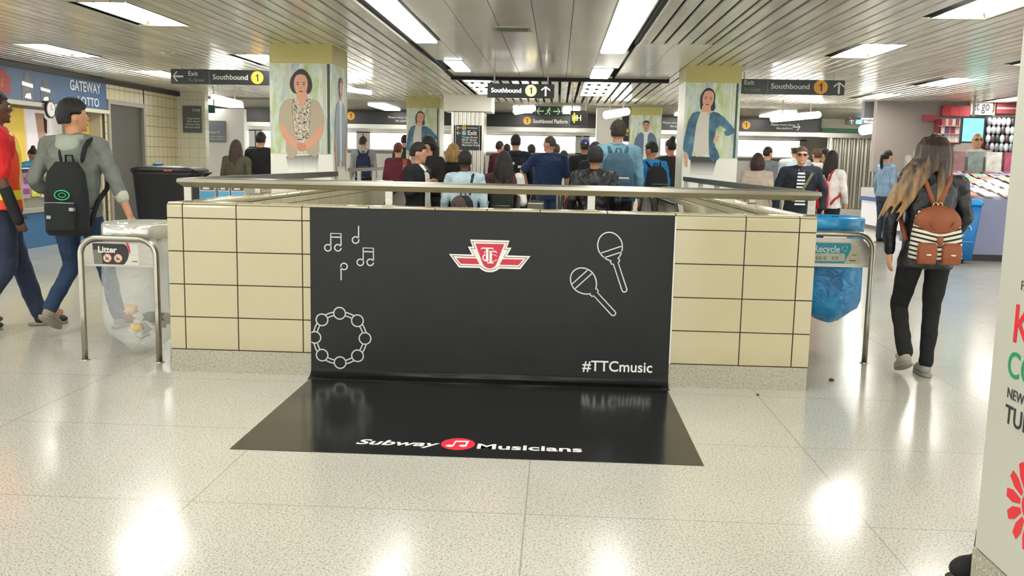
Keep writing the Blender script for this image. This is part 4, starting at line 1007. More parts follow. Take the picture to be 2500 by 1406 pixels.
# newspaper boxes seen through the rail on the left
for i, (pa, pb, c1_, lb) in enumerate(((486, 525, '#4f9fcf', 'white and blue newspaper box, leftmost under the left handrail'), (532, 560, '#5fb0dc', 'white and blue newspaper box, second from the left under the handrail'), (563, 598, '#6cb6de', 'white and blue newspaper box, third from the left under the handrail'))):
    a = at(pa, 460, 11.6); b = at(pb, 460, 11.6); w_ = (b.x-a.x)/2
    t = thing('newspaper_box', lb, 'newspaper box', ((a.x+b.x)/2, 11.6, 0), group=None)
    m = MB(); m.box(-w_, w_, 0, .35, 0, 1.02); m.build('case', mat('#cfd0cc', .5), t, bevel=.01)
    m = MB(); m.box(-w_+.01, w_-.01, -.006, 0, .72, .90); m.build('blue_panel', mat(c1_, .5), t)
    m = MB(); m.box(-w_+.015, w_-.015, -.006, 0, .915, 1.0); wn = m.build('window', mat('#3d3a3a', .2), t)
    m = MB(); m.box(-w_*.5, w_*.3, -.009, -.006, .925, .97); m.build('paper', mat('#e4dcd8', .6), wn)
for a_, b_ in ((618, 632), (643, 655)):
    p = at(a_, 457, 12.9); q_ = at(b_, 467, 12.9)
m = thing('low_cabinet', 'beige cabinet with two dark square vents behind the left half wall', 'cabinet', (at(640, 460, 12.9).x, 12.9, 0))
a = MB(); a.box(-.27, .35, 0, .4, 0, 1.02); a.build('body', mat('#cdc4ad', .5), m)
for px_ in (625, 649):
    a = MB(); x_ = at(px_, 460, 12.9).x-m.location.x; a.box(x_-.035, x_+.035, -.008, 0, .90, .97); a.build('vent', mat('#2f2b27', .6), m)

# ================================================================== LOTTERY KIOSK, LEFT WALL
kb = thing('kiosk_banner', 'blue banner of the lottery kiosk with bottles and silver lettering', 'banner', (-8.2, 13.0, 0))
m = MB(); m.box(-.06, 0, -1.6, 3.56, 2.13, 2.66); m.build('board', mat('#41618a', .45, var=.18, vscale=2), kb)
m = MB(); m.box(-.07, .03, -1.6, 3.6, 2.06, 2.125); m.build('ledge', mat('#cfccbc', .4), kb)
def ktext(s, size, y, z, m_, w_=None, b=.02): text('lettering', s, size, m_, kb, (.003, y-13, z), (0, 1, 0), (0, 0, 1), width=w_, bold=b)
SILV = mat('#d5dbe0', .3, .3)
# left of the blue banner: mirrored order is natural reading from left (near) to right (far)
ktext('GATEWAY', .24, 15.3, 2.40, SILV, 1.05); ktext('LOTTO', .20, 15.55, 2.17, SILV, .72)
def bottle_print(y, w_, h, body):
    m = MB(); W = w_/2; z0 = 2.14
    m.poly([(.002, y-13+a, z0+b*h) for a, b in ((-W, 0), (W, 0), (W, .62), (W*.45, .78), (W*.45, 1), (-W*.45, 1), (-W*.45, .78), (-W, .62))], (.001, 0, 0)); b = m.build('bottle_picture', mat(body, .4, var=.3, vscale=9), kb)
    m = MB(); m.poly([(.0035, y-13+a, z0+c_*h) for a, c_ in ((-W, .5), (W, .44), (W, .58), (-W, .64))], (.001, 0, 0)); m.poly([(.0035, y-13+a*W, z0+c_*h) for a, c_ in ((-.6, .08), (.6, .05), (.5, .26), (-.3, .22))], (.001, 0, 0)); m.build('highlight', SILV, b)
bottle_print(14.05, .30, .44, '#56585a'); bottle_print(14.55, .28, .36, '#4b4c52')
m = MB(); m.poly([(.002, a, b) for a, b in ((-1.0, 2.6), (.45, 2.55), (.62, 2.42), (.60, 2.20), (-1.0, 2.22))], (.002, 0, 0)); rp = m.build('red_patch', mat('#b0322e', .5), kb)
text('lettering', 'king', .17, mat('#c47a4a', .5), rp, (.005, .15, 2.33), (0, 1, 0), (0, 0, 1), bold=.01)
def lit_poster(name, label, y0, y1, z0, z1, col, em, extra=None, X=-9.0):
    t = thing(name, label, 'poster', (X, y0, z0)); m = MB(); m.box(-.05, 0, 0, y1-y0, 0, z1-z0); m.build('face', mat(col, .4, emit=em), t); 
    if extra: extra(t, y1-y0, z1-z0)
    return t
def yel(t, w_, h):
    m = MB(); m.box(.001, .004, .05, w_*.42, h*.48, h*.86); m.build('dark_picture', mat('#5f6a4e', .4), t)
    for i in range(6): m = MB(); m.box(.001, .004, w_*(.35+.3*(i % 2)), w_*(.5+.3*(i % 2)), h*(.12+.1*(i//2)), h*(.17+.1*(i//2))); m.build('picture', mat('#d0705a', .4) if i % 3 else mat('#f2e8d0', .4), t)
    m = MB(); m.box(.001, .004, w_*.2, w_*.7, h*.86, h*.95); m.build('headline', mat('#8fb9d8', .4), t)
def pinkp(t, w_, h):
    m = MB(); m.poly([(.002, w_*a, h*b) for a, b in ((.35, .95), (.75, .95), (.8, .2), (.55, .2))], (.002, 0, 0)); m.build('figure_print', mat('#e8bfae', .4), t)
    m = MB(); m.poly([(.005, w_*a, h*b) for a, b in ((.55, .55), (.8, .6), (.95, .02), (.6, .02))], (.002, 0, 0)); m.build('pink_print', mat('#e0689a', .4), t)
    m = MB(); m.poly([(.005, w_*a, h*b) for a, b in ((.7, .9), (.85, .85), (.82, .62), (.72, .66))], (.002, 0, 0)); m.build('hair_print', mat('#5f2f2a', .4), t)
lit_poster('lottery_poster', 'yellow backlit lottery poster behind the kiosk counter', 13.2, 15.28, 1.0, 2.07, '#e8c453', .35, yel)
lit_poster('beauty_poster', 'white backlit poster with pink figure beside the yellow lottery poster', 15.34, 16.08, 1.0, 2.07, '#eee6e8', .4, pinkp)
lit_poster('white_board', 'plain white board right of the pink figure poster in the kiosk', 16.1, 16.46, 1.0, 2.07, '#f0efe9', .4)
m = MB(); m.box(-8.56, -8.51, 16.2, 16.5, 1.1, 2.0); tag(m.build('yellow_panel', mat('#d8b84a', .5)), 'narrow yellow panel beside the grey door', 'panel')
c = thing('wall_clock', 'round black rimmed clock under the kiosk banner', 'clock', (-8.12, 14.55, 2.03))
m = MB(); m.cone((-.03, 0, 0), .14, (.0, 0, 0), .14, 28); m.build('rim', BLACK, c); m = MB(); m.cone((0, 0, 0), .115, (.004, 0, 0), .115, 28); m.build('dial', mat('#f2efe8', .4), c)
m = MB(); m.box(.004, .006, -.004, .004, 0, .08); m.box(.004, .006, 0, .06, -.004, .004); m.build('hands', BLACK, c)
m = MB(); m.box(-9.12, -9.055, 11.0, 16.46, 0, HC); struct('wall_left', m, mat('#c9c2ac', .6))
k = thing('kiosk_counter', 'kiosk counter with blue rim, card racks and blue front', 'counter', (-7.4, 13.0, 0))
m = MB(); m.box(-.6, 0, -2.0, 1.5, 0, .50); m.build('blue_front', mat('#43729f', .45), k); m = MB(); m.box(-.6, .03, -2.0, 1.5, .50, .56); m.build('grey_shelf', mat('#a9a89c', .4), k)
m = MB(); m.box(-.6, -.08, -2.0, 1.5, .56, 1.09); m.build('rack_back', mat('#8f8d84', .5), k); m = MB(); m.box(-.62, -.02, -2.0, 1.52, 1.09, 1.16); m.build('blue_rim', mat('#2a4f9c', .35), k)
m = MB(); m.box(-.62, .0, -2.0, 1.52, 1.115, 1.13); m.build('white_line', WHITE, k)
for i in range(14):
    y_ = -1.95+i*.245; col = ['#d9c73c', '#b98fb0', '#cfd23a', '#d8d0c0', '#d8a03c'][i % 5]
    cd_ = MB(); cd_.box(-.075, -.06, y_, y_+.21, .70+.02*(i % 2), 1.06); o_ = cd_.build('lottery_card_rack', mat(col, .5), k)
    cd_ = MB(); cd_.box(-.059, -.057, y_+.03, y_+.18, .76, .84); cd_.box(-.059, -.057, y_+.05, y_+.15, .90, 1.0); cd_.build('print', mat(['#8a4a8a', '#e8e0a0', '#6a7a2a'][i % 3], .5), o_)

# ================================================================== SHOP, RIGHT SIDE
k = thing('display_counter', 'white display counter with blue stripe in front of the corrugated wall', 'counter', (7.15, 18.2, 0))
m = MB(); m.box(0, 1.3, 0, 3.9, .72, .92); m.build('top', mat('#e2dcd8', .4), k); m = MB(); m.box(-.02, 1.3, -.02, 3.9, .63, .72); m.build('blue_stripe', mat('#4f74b4', .4), k)
for i in range(3):
    m = MB(); m.box(.03, 1.25, .01+i*1.3, 1.27+i*1.3, .08, .63); m.build('panel', mat('#eceaf0', .35, emit=.25), k)
m = MB(); m.box(.08, 1.2, .05, 3.85, 0, .08); m.build('kick', mat('#8a8178', .5), k)
random.seed(3)
PCOL = ['#8fa09a', '#c9c2b4', '#5f6a66', '#e0dcd2', '#a88f7c', '#d8a8a0']
def mag(x, y, z, sx, sy, tilt, col, rz, name, label, group, nx=0):
    m = MB(); m.box(-sx/2, sx/2, -sy/2, sy/2, 0, .010); m.box(-sx*.32, sx*.25, -sy*.1, sy*.34, .010, .0108, 1)
    o = m.build(name, [mat(col, .35), mat('#%02x%02x%02x' % tuple(random.randint(90, 235) for _ in range(3)), .4)]); o.location = (x, y, z); o.rotation_euler = (tilt, nx, rz)
    tag(o, label, 'magazine', group)
for i in range(22):
    mag(7.35+.3*(i % 3), 18.45+.5*(i//3)+random.uniform(-.06, .06), .925, .22, .30, 0, random.choice(PCOL), random.uniform(-.4, .4), 'magazine', 'flat magazine lying on the white display counter with the blue stripe', 'magazines on the far display counter')
# sloped magazine counter
mc_ = thing('magazine_counter', 'large sloping magazine counter with lilac grey front', 'counter', (6.1, 14.2, 0)); 
m = MB(); m.poly([(0, 0, .10), (0, 0, .94), (0, 2.4, 1.32), (0, 2.4, .10)], (3.4, 0, 0)); m.build('body', mat('#8688a6', .45), mc_)
m = MB(); m.poly([(.9, -.002, .9), (3.4, -.002, .9), (3.4, -.002, 1.35)], (0, .05, 0)); m.build('side_panel', mat('#8688a6', .45), mc_)
m = MB(); m.box(.04, 3.36, .04, 2.36, 0, .10); m.build('kick', BLACK, mc_)
m = MB(); m.box(0, 3.4, 2.3, 2.42, 1.25, 1.60); m.build('clear_screen', mat('#b9b4aa', .3, var=.3, vscale=6), mc_)
MC = ['#d9c4bc', '#e6ddd6', '#c98a8a', '#cfd3cc', '#e8b8a8', '#b06a6a', '#f0e8e0', '#9aa59c', '#d8d0c4']
sl = math.atan2(.38, 2.4)
for r in range(8):
    for c_ in range(11):
        x_ = 6.25+c_*.30+random.uniform(-.02, .02); y_ = 14.36+r*.28; z_ = .94+(y_-14.2)*.38/2.4+.040
        mag(x_, y_, z_, .23, .25, sl+.08, random.choice(MC), random.uniform(-.12, .12), 'magazine', 'magazine in the rows covering the sloping counter on the right', 'magazines on the sloping counter')
for i in range(10):
    col = ['#a89a80', '#c9c2ae', '#8f6a6a', '#7d8a88', '#d8d4cc', '#b0506a'][i % 6]; x_ = 6.3+.31*i
    m = MB(); m.box(-.13, .13, -.02, .02, 0, .36); o_ = m.build('magazine', mat(col, .4, var=.3, vscale=8)); o_.location = (x_, 16.44, 1.325); tag(o_, 'upright magazine standing in the row behind the sloping counter', 'magazine', 'upright magazines at the back of the counter')
# shop back wall boards
def sboard(name, label, px0_, py0_, px1_, py1_, Y, col, cat='sign', th=.05, em=0):
    a = at(px0_, py0_, Y); b = at(px1_, py1_, Y); t = thing(name, label, cat, ((a.x+b.x)/2, Y, min(a.z, b.z))); w_ = (b.x-a.x)/2; h = abs(a.z-b.z)
    m = MB(); m.box(-w_, w_, 0, th, 0, h); m.build('board', mat(col, .4, emit=em), t); return t, w_, h
t, hw_, hh = sboard('shop_board', 'bright red board left of the shop lettering', 2302, 257, 2368, 284, 18.9, '#b8222c')
m = MB(); m.box(-hw_*.4, hw_*.1, -.004, 0, .03, hh-.03); m.build('print', mat('#d83a40', .5), t)
t, hw_, hh = sboard('shop_sign', 'pale shop sign with dark letters et go above the screen', 2370, 246, 2428, 281, 18.9, '#c9c4b8')
text('lettering', 'et go', .26, BLACK, t, (-hw_+.05, -.001, hh*.32), width=hw_*1.35, bold=.02)
m = MB(); m.poly([(hw_*.75, -.004, hh*.1), (hw_*.98, -.004, hh*.3), (hw_*.95, -.004, hh*.98), (hw_*.8, -.004, hh*.95), (hw_*.83, -.004, hh*.4)], (0, .003, 0)); m.build('brown_shape', mat('#4a2f20', .5), t)
t, hw_, hh = sboard('shop_board', 'dark red board right of the shop lettering', 2436, 240, 2484, 278, 18.9, '#8c3a40')
m = MB(); m.box(-hw_, hw_, -.003, 0, hh*.3, hh*.42); m.build('stripe', mat('#cf9a9a', .5), t)
m = MB(); m.box(-hw_, hw_, -.06, 0, hh-.02, hh+.04); m.build('lamp_bar', mat('#fff8ee', .5, emit=2), t)
sboard('shop_board', 'small dark red board at the left edge of the shop', 2255, 280, 2288, 296, 18.9, '#a03038')
t, hw_, hh = sboard('shelf_unit', 'red shelf unit with small packets left of the cyan screen', 2294, 290, 2346, 352, 18.75, '#8a3a42', 'shelf', .24)
for j in range(3):
    m = MB(); m.box(-hw_, hw_, -.12, 0, hh*(.05+.32*j), hh*(.05+.32*j)+.02); m.build('shelf', mat('#c99a98', .4), t)
random.seed(5)
tloc = t.location.copy()
for j in range(3):
    for i in range(6):
        col = random.choice(['#c9555a', '#e0c8c4', '#d8d4cc', '#7d3a48', '#4a5a8a', '#e8e0da']); m = MB(); m.box(-.03, .03, -.03, .0, 0, .13); o_ = m.build('packet', mat(col, .4)); o_.location = (tloc.x-hw_+.06+i*(2*hw_-.12)/5, 18.72, tloc.z+hh*(.05+.32*j)+.0201)
        tag(o_, 'small packet on the red shelves left of the cyan screen', 'packet', 'packets on the red shelf unit')
t, hw_, hh = sboard('shop_screen', 'cyan lit portrait screen hanging in the shop', 2349, 284, 2402, 350, 17.4, '#1f2326', 'screen', .06)
m = MB(); m.box(-hw_+.03, hw_-.03, -.004, 0, .03, hh-.03); m.build('display', mat('#7fe6e2', .3, emit=1.1), t)
m = MB(); m.box(-.015, .015, .02, .05, hh, HC-t.location.z); m.build('hanger', mat('#8d8a80', .4, .8), t)
t, hw_, hh = sboard('rack_board', 'black rack board right of the cyan screen', 2405, 284, 2484, 372, 18.8, '#35302f', 'rack', .1)
tloc = t.location.copy()
for j in range(4):
    for i in range(7):
        col = random.choice(['#8a8d92', '#c9cdd2', '#3f4248', '#5a4a4a', '#a9adb4', '#6a3a3e']); m = MB(); m.ball((0, -.03, 0), (.05, .03, .085), nu=8, nv=6); o_ = m.build('hanging_packet', mat(col, .3, .2)); o_.location = (tloc.x-hw_+.07+i*(2*hw_-.14)/6, 18.78, tloc.z+hh*(.13+.24*j))
        tag(o_, 'small silvery packet hanging on the black rack board in the shop', 'packet', 'packets on the black rack board')
t = thing('shop_lamp', 'small round bright lamp beside the magazine counter', 'lamp', (5.95, 15.1, .94))
m = MB(); m.cone((0, 0, -.94), .1, (0, 0, -.90), .1, 14); m.cone((0, 0, -.9), .015, (0, 0, .42), .015, 8); m.build('stem', STEEL, t)
m = MB(); m.ball((0, -.03, .46), (.055, .04, .055)); m.build('bulb', mat('#f2f4ff', .4, emit=6), t)

# ================================================================== PEOPLE
def fabric(h, b=.03, sc_=5.5, rough=.85, var=.2): return mat(h, rough, bump=b, bscale=sc_, var=var, vscale=5.)
SK = {'light': mat('#d09a7c', .5, var=.06), 'mid': mat('#b07a58', .5, var=.06), 'tan': mat('#c08a66', .5, var=.06), 'dark': mat('#5a3a2a', .45, var=.08)}
HAIRC = {}
def hairm(h):
    if h not in HAIRC: HAIRC[h] = mat(h, .55, bump=.02, bscale=6., var=.35, vscale=4., stretch=(14, 14, 1.2))
    return HAIRC[h]
_tx = bpy.data.textures.new('folds', 'CLOUDS'); _tx.noise_scale = .11; _tx.noise_depth = 1
def cloth(v, k=1., ml=.5): return (('REMESH', dict(mode='VOXEL', voxel_size=v, use_smooth_shade=True)), ('SMOOTH', dict(factor=.5, iterations=4)), ('DISPLACE', dict(texture=_tx, strength=.030*k, mid_level=ml, texture_coords='LOCAL')))
def remesh(v, sm_=4): return (('REMESH', dict(mode='VOXEL', voxel_size=v, use_smooth_shade=True)), ('SMOOTH', dict(factor=.5, iterations=sm_)))
def limb(mb, pts, rs):
    for i in range(len(pts)-1): mb.cone(pts[i], rs[i], pts[i+1], rs[i+1], 14)
    for p, r in zip(pts, rs): mb.ball(p, r*.99, nu=14, nv=9)
def hand(mb, wr, d, palm, S, curl=.5, side=1):
    'wr wrist; d direction of the hand; palm = direction the palm faces; side flips the thumb'
    d = Vector(d).normalized(); pn = Vector(palm); pn = (pn-d*pn.dot(d)).normalized(); a = d.cross(pn)*side
    wr = Vector(wr); R = Matrix((a, d, pn)).transposed()
    mb.ball(wr+d*.045*S, (.040*S, .052*S, .017*S), R=R, nu=12, nv=8)
    for k, (o, L) in enumerate(((-.028, .068), (-.010, .077), (.009, .072), (.026, .056))):
        p = wr+d*.085*S+a*o*S*-1; dd = d.copy(); pts = [p-d*.02*S, p]
        for j in range(3):
            dd = (dd+pn*curl*(.5+.25*j)).normalized(); p = p+dd*L/3*1.05*S; pts.append(p)
        mb.tube(pts, [.0088*S, .0088*S, .0082*S, .0078*S, .006*S], 8)
    p = wr+d*.025*S+a*.030*S; dd = (d+a*.9+pn*.4).normalized(); q = p+dd*.034*S; r_ = q+(d*1.1+pn*.5+a*.1).normalized()*.028*S
    mb.tube([p-a*.01*S, p, q, r_], [.011*S, .0115*S, .010*S, .007*S], 8)

def person(name_label, x, y, z, H, rz, top='#333333', trousers='#20222a', skin='light', hair=('short', '#1c1614'), sleeve='long',
           L=None, R=None, legs=None, lean=0., head=(0, 0), vox=.013, wd=1., shoes='#222222', pack=None, hood=None, hem=.86, collar=None,
           shirt=None, open_front=False, skirt=False, roll=0., build_=1., nose=True, extras=None, vest=None, cat='person', headshift=(0, 0), glasses=None, face_=True):
    S = H/1.75; t = thing('person', name_label, 'person', (x, y, z), rz)
    W = .185*wd*S; ly = lean
    def U(zz): return ly*max(0, (zz-.92))/.83         # forward shift with height
    shz = 1.425*S; sh = [Vector((s*W, U(1.42)*S, shz)) for s in (-1, 1)]
    def arm(spec, s):
        e, h = spec or ((.05, -.03, -.285), (.06, .03, -.53)); o = sh[0 if s < 0 else 1]
        return [o, o+Vector((s*e[0], e[1], e[2]))*S, o+Vector((s*h[0], h[1], h[2]))*S]
    arms = [arm(L, -1), arm(R, 1)]
    lg = legs or (((0, .015, .485), (0, 0, .085)), ((0, .015, .485), (0, 0, .085)))
    hips = [Vector((s*.092*S, 0, .90*S)) for s in (-1, 1)]
    legp = [[hips[i], Vector(((-1, 1)[i]*.088*S+lg[i][0][0]*S, lg[i][0][1]*S, lg[i][0][2]*S)), Vector(((-1, 1)[i]*.085*S+lg[i][1][0]*S, lg[i][1][1]*S, lg[i][1][2]*S))] for i in (0, 1)]
    b = build_
    def torso(mb, inf=0., z0=.84, z1=1.50):
        prof = [(.80, .150, .100), (.88, .172, .118), (.97, .165, .112), (1.08, .146, .102), (1.20, .158, .110), (1.32, .172, .114), (1.39, .165, .105), (1.44, .125, .085), (1.475, .07, .062), (1.50, .055, .055)]
        P_ = [p for p in prof if z0 <= p[0] <= z1]
        mb.loft([(0, U(a)*S, a*S, (rx*(wd if a > 1.0 else 1)*b+inf)*S, (ry*b+inf)*S) for a, rx, ry in P_], 24, e=2.3)
    # body: one continuous surface
    m = MB(); torso(m, -.008)
    hy = U(1.62)*S+.012*S+headshift[1]*S; hc = Vector((headshift[0]*S, hy, 1.632*S)); hs = S
    HR = Euler((head[1], roll, head[0])).to_matrix()
    m.tube([(0, U(1.42)*S, 1.40*S), (hc.x*.5, U(1.5)*S, 1.50*S), (hc.x, hy-.005*S, 1.60*S)], [.062*S, .055*S, .056*S], 14)
    def hp(a, b_, c_): return hc+HR @ (Vector((a, b_, c_))*hs)
    m.ball(hc, (.076*hs, .094*hs, .108*hs), R=HR, nu=20, nv=14)
    m.ball(hp(0, .030, -.055), (.056*hs, .062*hs, .062*hs), R=HR)
    if face_:
        m.tube([hp(0, .085, .020), hp(0, .103, -.018), hp(0, .086, -.030)], [.009*hs, .0135*hs, .010*hs], 8)
        m.ball(hp(0, .082, -.062), (.024*hs, .012*hs, .009*hs), R=HR); m.ball(hp(0, .076, -.098), (.022*hs, .016*hs, .016*hs), R=HR)
        m.ball(hp(0, .078, .030), (.052*hs, .014*hs, .011*hs), R=HR)
    for s in (-1, 1): m.ball(hp(s*.076, -.004, -.012), (.012*hs, .020*hs, .031*hs), R=HR, nu=10, nv=8)
    for i, s in ((0, -1), (1, 1)):
        limb(m, arms[i], [.046*S*b, .038*S*b, .026*S]); d = arms[i][2]-arms[i][1]
        hand(m, arms[i][2], d, Vector((-s, .2, 0)) if d.z < 0 else Vector((0, 1, 0)), S, .35, s)
        limb(m, legp[i], [.078*S*b, .055*S*b, .040*S])
        m.ball(legp[i][2]+Vector((0, .07*S, -.035*S)), (.038*S, .115*S, .035*S))
    m.build('body', SK[skin], t, mods=remesh(vox*.8))
    # trousers
    m = MB(); m.loft([(0, U(a)*S, a*S, (rx*b)*S, (ry*b)*S) for a, rx, ry in ((.80, .16, .11), (.88, .182, .126), (.96, .176, .122), (1.02, .162, .115))], 24)
    if skirt: m.loft([(0, 0, .50*S, .19*S, .15*S), (0, 0, .75*S, .19*S, .14*S), (0, 0, .95*S, .17*S, .12*S)], 24)
    for i in (0, 1):
        k, a_ = legp[i][1], legp[i][2]; a2 = a_+(k-a_)*.05
        m.ball(legp[i][0]+Vector((0, 0, -.02*S)), .094*S*b); limb(m, [legp[i][0], legp[i][0]*.5+k*.5+Vector((0, 0, 0)), k, a2], [.092*S*b, .080*S*b, .062*S*b, .050*S*b*(1 if not skirt else .9)])
    m.build('trousers', fabric(trousers), t, mods=cloth(vox, .6, .3))
    # shoes
    for i in (0, 1):
        a_ = legp[i][2]; m = MB(); fd = Vector((0, 1, 0)); kn = legp[i][1]
        sw = (a_-kn).normalized(); pitch_ = 0
        hk = max(0, a_.z-.085*S); RR = Euler((-min(1.1, hk*4.5/S), 0, 0)).to_matrix()
        m.ball(a_+RR @ Vector((0, .01, -.03))*S, (.043*S, .055*S, .052*S), R=RR); m.ball(a_+RR @ Vector((0, .105, -.048))*S, (.046*S, .092*S, .032*S), R=RR); m.ball(a_+RR @ Vector((0, .06, -.030))*S, (.042*S, .07*S, .04*S), R=RR)
        so = m.build('shoe', mat(shoes, .6), t, mods=remesh(vox*.7, 2))
        m = MB(); m.loft([(0, .055, -.083, .046, .138), (0, .055, -.066, .048, .142)], 20, e=2.4)
        m.v = [tuple(a_+RR @ (Vector(v)*S)) for v in m.v]; m.build('sole', mat('#8a857a' if shoes != '#d8d8d4' else '#d8d8d4', .6), so)
    # top
    m = MB(); inf = .014; torso(m, inf, .84, 1.46)
    if hem < .84: m.loft([(0, 0, hem*S, .19*b*S, .135*b*S), (0, 0, .88*S, (.176*b+inf)*S, (.12*b+inf)*S)], 24)
    m.loft([(0, U(1.42)*S, 1.385*S, .160*wd*S, .112*S), (0, U(1.43)*S, 1.425*S, .150*wd*S, .100*S), (0, U(1.45)*S, 1.462*S, .105*S, .088*S), (0, U(1.48)*S, 1.492*S, .074*S, .074*S)], 20)
    for i in (0, 1):
        o, e, h = arms[i]
        m.ball(o+Vector(((.02, -.02)[i]*S, 0, -.010*S)), .071*S*b); m.cone(o+Vector(((.02, -.02)[i]*S, 0, 0)), .060*S*b, Vector((0, U(1.44)*S, 1.445*S)), .072*S, 14)
        if sleeve == 'long': limb(m, [o, (o+e)/2, e, h+(e-h)*.06], [.062*S*b, .056*S*b, .050*S*b, .040*S*b])
        elif sleeve == 'rolled': limb(m, [o, (o+e)/2, e, e+(h-e)*.38], [.062*S*b, .056*S*b, .050*S*b, .047*S*b])
        else: limb(m, [o, o+(e-o)*.86], [.064*S*b, .058*S*b])
    m.build('top' if not open_front else 'jacket', top if not isinstance(top, str) else fabric(top), t, mods=cloth(vox, 1., .42))
    if shirt:
        m = MB(); 
        P_ = [(1.46, .030, .074), (1.38, .048, .126), (1.25, .055, .137), (1.10, .060, .134), (.97, .07, .143)]
        for j in range(len(P_)-1):
            (za, wa, ya), (zb, wb_, yb) = P_[j], P_[j+1]
            m.poly([(-wa*S, (U(za)+ya*b)*S, za*S), (wa*S, (U(za)+ya*b)*S, za*S), (wb_*S, (U(zb)+yb*b)*S, zb*S), (-wb_*S, (U(zb)+yb*b)*S, zb*S)], (0, .006, 0))
        m.build('shirt_front', shirt if not isinstance(shirt, str) else fabric(shirt), t)
        for s in ((-1, 1) if isinstance(shirt, str) else ()):
            m = MB(); m.poly([(s*.02*S, (U(1.4)+.075)*S, 1.50*S), (s*.062*S, (U(1.4)+.05)*S, 1.50*S), (s*.055*S, (U(1.4)+.13*b)*S, 1.42*S), (s*.022*S, (U(1.4)+.13*b)*S, 1.44*S)], (0, .006, 0)); m.build('collar', shirt if not isinstance(shirt, str) else fabric(shirt), t)
    if collar:
        m = MB(); m.tube([(.068*S*math.cos(a), U(1.47)*S+.068*S*math.sin(a), (1.485-.012*math.sin(a))*S) for a in [2*PI*k/18 for k in range(18)]], .016*S, 8, closed=True); m.build('collar', fabric(collar), t)
    if hood:
        m = MB(); m.tube([(.085*S*math.cos(a), U(1.45)*S-.02*S+.078*S*math.sin(a), (1.475+.01*math.sin(a))*S) for a in [2*PI*k/18 for k in range(18)]], .034*S, 10, closed=True)
        m.ball((0, U(1.4)*S-.085*S, 1.42*S), (.098*S, .052*S, .085*S)); m.build('hood', fabric(hood), t, mods=remesh(vox))
    # hair
    st, hcx = hair
    def hf(fr, lo, side, vol):
        def fn(v):
            # v unit direction (x right, y front, z up)
            edge = (v.y > fr and v.z < .42) or (v.z < lo and v.y > -.28) or v.z < side
            wob = 1+.03*math.sin(9*v.x+3)*math.cos(8*v.y+7*v.z)
            return (.86 if edge else vol*wob)
        return fn
    if st != 'bald':
        m = MB(); vol = {'short': 1.10, 'crop': 1.05, 'thick': 1.24, 'long': 1.12, 'bun': 1.08, 'pony': 1.08, 'bob': 1.2, 'curly': 1.28, 'cap': 1.06, 'side': 1.12}[st]
        lo = {'bob': -.75, 'long': -.6, 'side': -.6}.get(st, .02); sd = {'bob': -.95, 'long': -.95, 'side': -.95, 'crop': -.40, 'pony': -.55, 'bun': -.5}.get(st, -.52)
        m.ball(hc+HR @ Vector((0, -.006, .010))*hs, (.080*hs, .096*hs, .112*hs), R=HR, nu=28, nv=20, fn=hf(.52 if st not in ('long', 'bob', 'side') else .62, lo, sd, vol))
        if st in ('long', 'side'):
            sx = -.10 if st == 'side' else 0
            for k in range(9):
                a = PI+PI*(k+.5)/9; x0_, y0_ = .070*math.cos(a), .075*math.sin(a)
                m.tube([hp(x0_, y0_, .03), hp(x0_*1.25, y0_*1.25, -.07), hc+Vector((x0_*1.35+sx*.6, y0_*1.15-.02, -.20))*hs, hc+Vector((x0_*1.3+sx*1.2, y0_*.9-.045, -.33))*hs, hc+Vector((x0_*.7+sx*1.7, y0_*.6-.06, -.43))*hs], [.03*hs, .036*hs, .036*hs, .028*hs, .008*hs], 9)
        if st == 'bun': m.ball(hp(0, -.06, .125), (.045*hs, .045*hs, .045*hs))
        if st == 'pony': m.tube([hp(0, -.09, .04), hp(0, -.135, .02), hp(0, -.145, -.08), hc+Vector((0, -.13, -.2))*hs, hc+Vector((0, -.12, -.28))*hs], [.02*hs, .032*hs, .036*hs, .028*hs, .006*hs], 10)
        if st == 'bob':
            for k in range(9):
                a = PI*.92+PI*1.16*(k)/8; x0_, y0_ = .075*math.cos(a), .08*math.sin(a); m.tube([hp(x0_, y0_, .05), hp(x0_*1.2, y0_*1.2, -.05), hp(x0_*1.15, y0_*1.1, -.14)], [.03*hs, .034*hs, .02*hs], 9)
        if st == 'curly':
            rr = random.Random(4)
            for k in range(26):
                a = rr.uniform(0, 2*PI); q = rr.uniform(-.2, 1); c_ = math.sqrt(1-q*q)
                if math.sin(a)*c_ > .45 and q < .5: continue
                m.ball(hp(.09*c_*math.cos(a), .105*c_*math.sin(a), .12*q), .03*hs, nu=8, nv=6)
        m.build('hair', hairm(hcx if st != 'cap' else '#2a211c'), t, mods=remesh(vox*.7, 3))
        if st == 'cap':
            m = MB(); m.ball(hc+HR @ Vector((0, -.004, .022))*hs, (.086*hs, .102*hs, .112*hs), R=HR, nu=24, nv=16, fn=lambda v: 1.0 if v.z > .12 else .80)
            cp = m.build('cap', fabric(hcx), t, mods=remesh(vox*.6, 2)); m = MB(); m.loft([(0, .115, .035, .06, .06), (0, .115, .042, .06, .06)], 20); m.v = [tuple(hp(*v)) for v in m.v]; m.build('brim', fabric(hcx), cp)
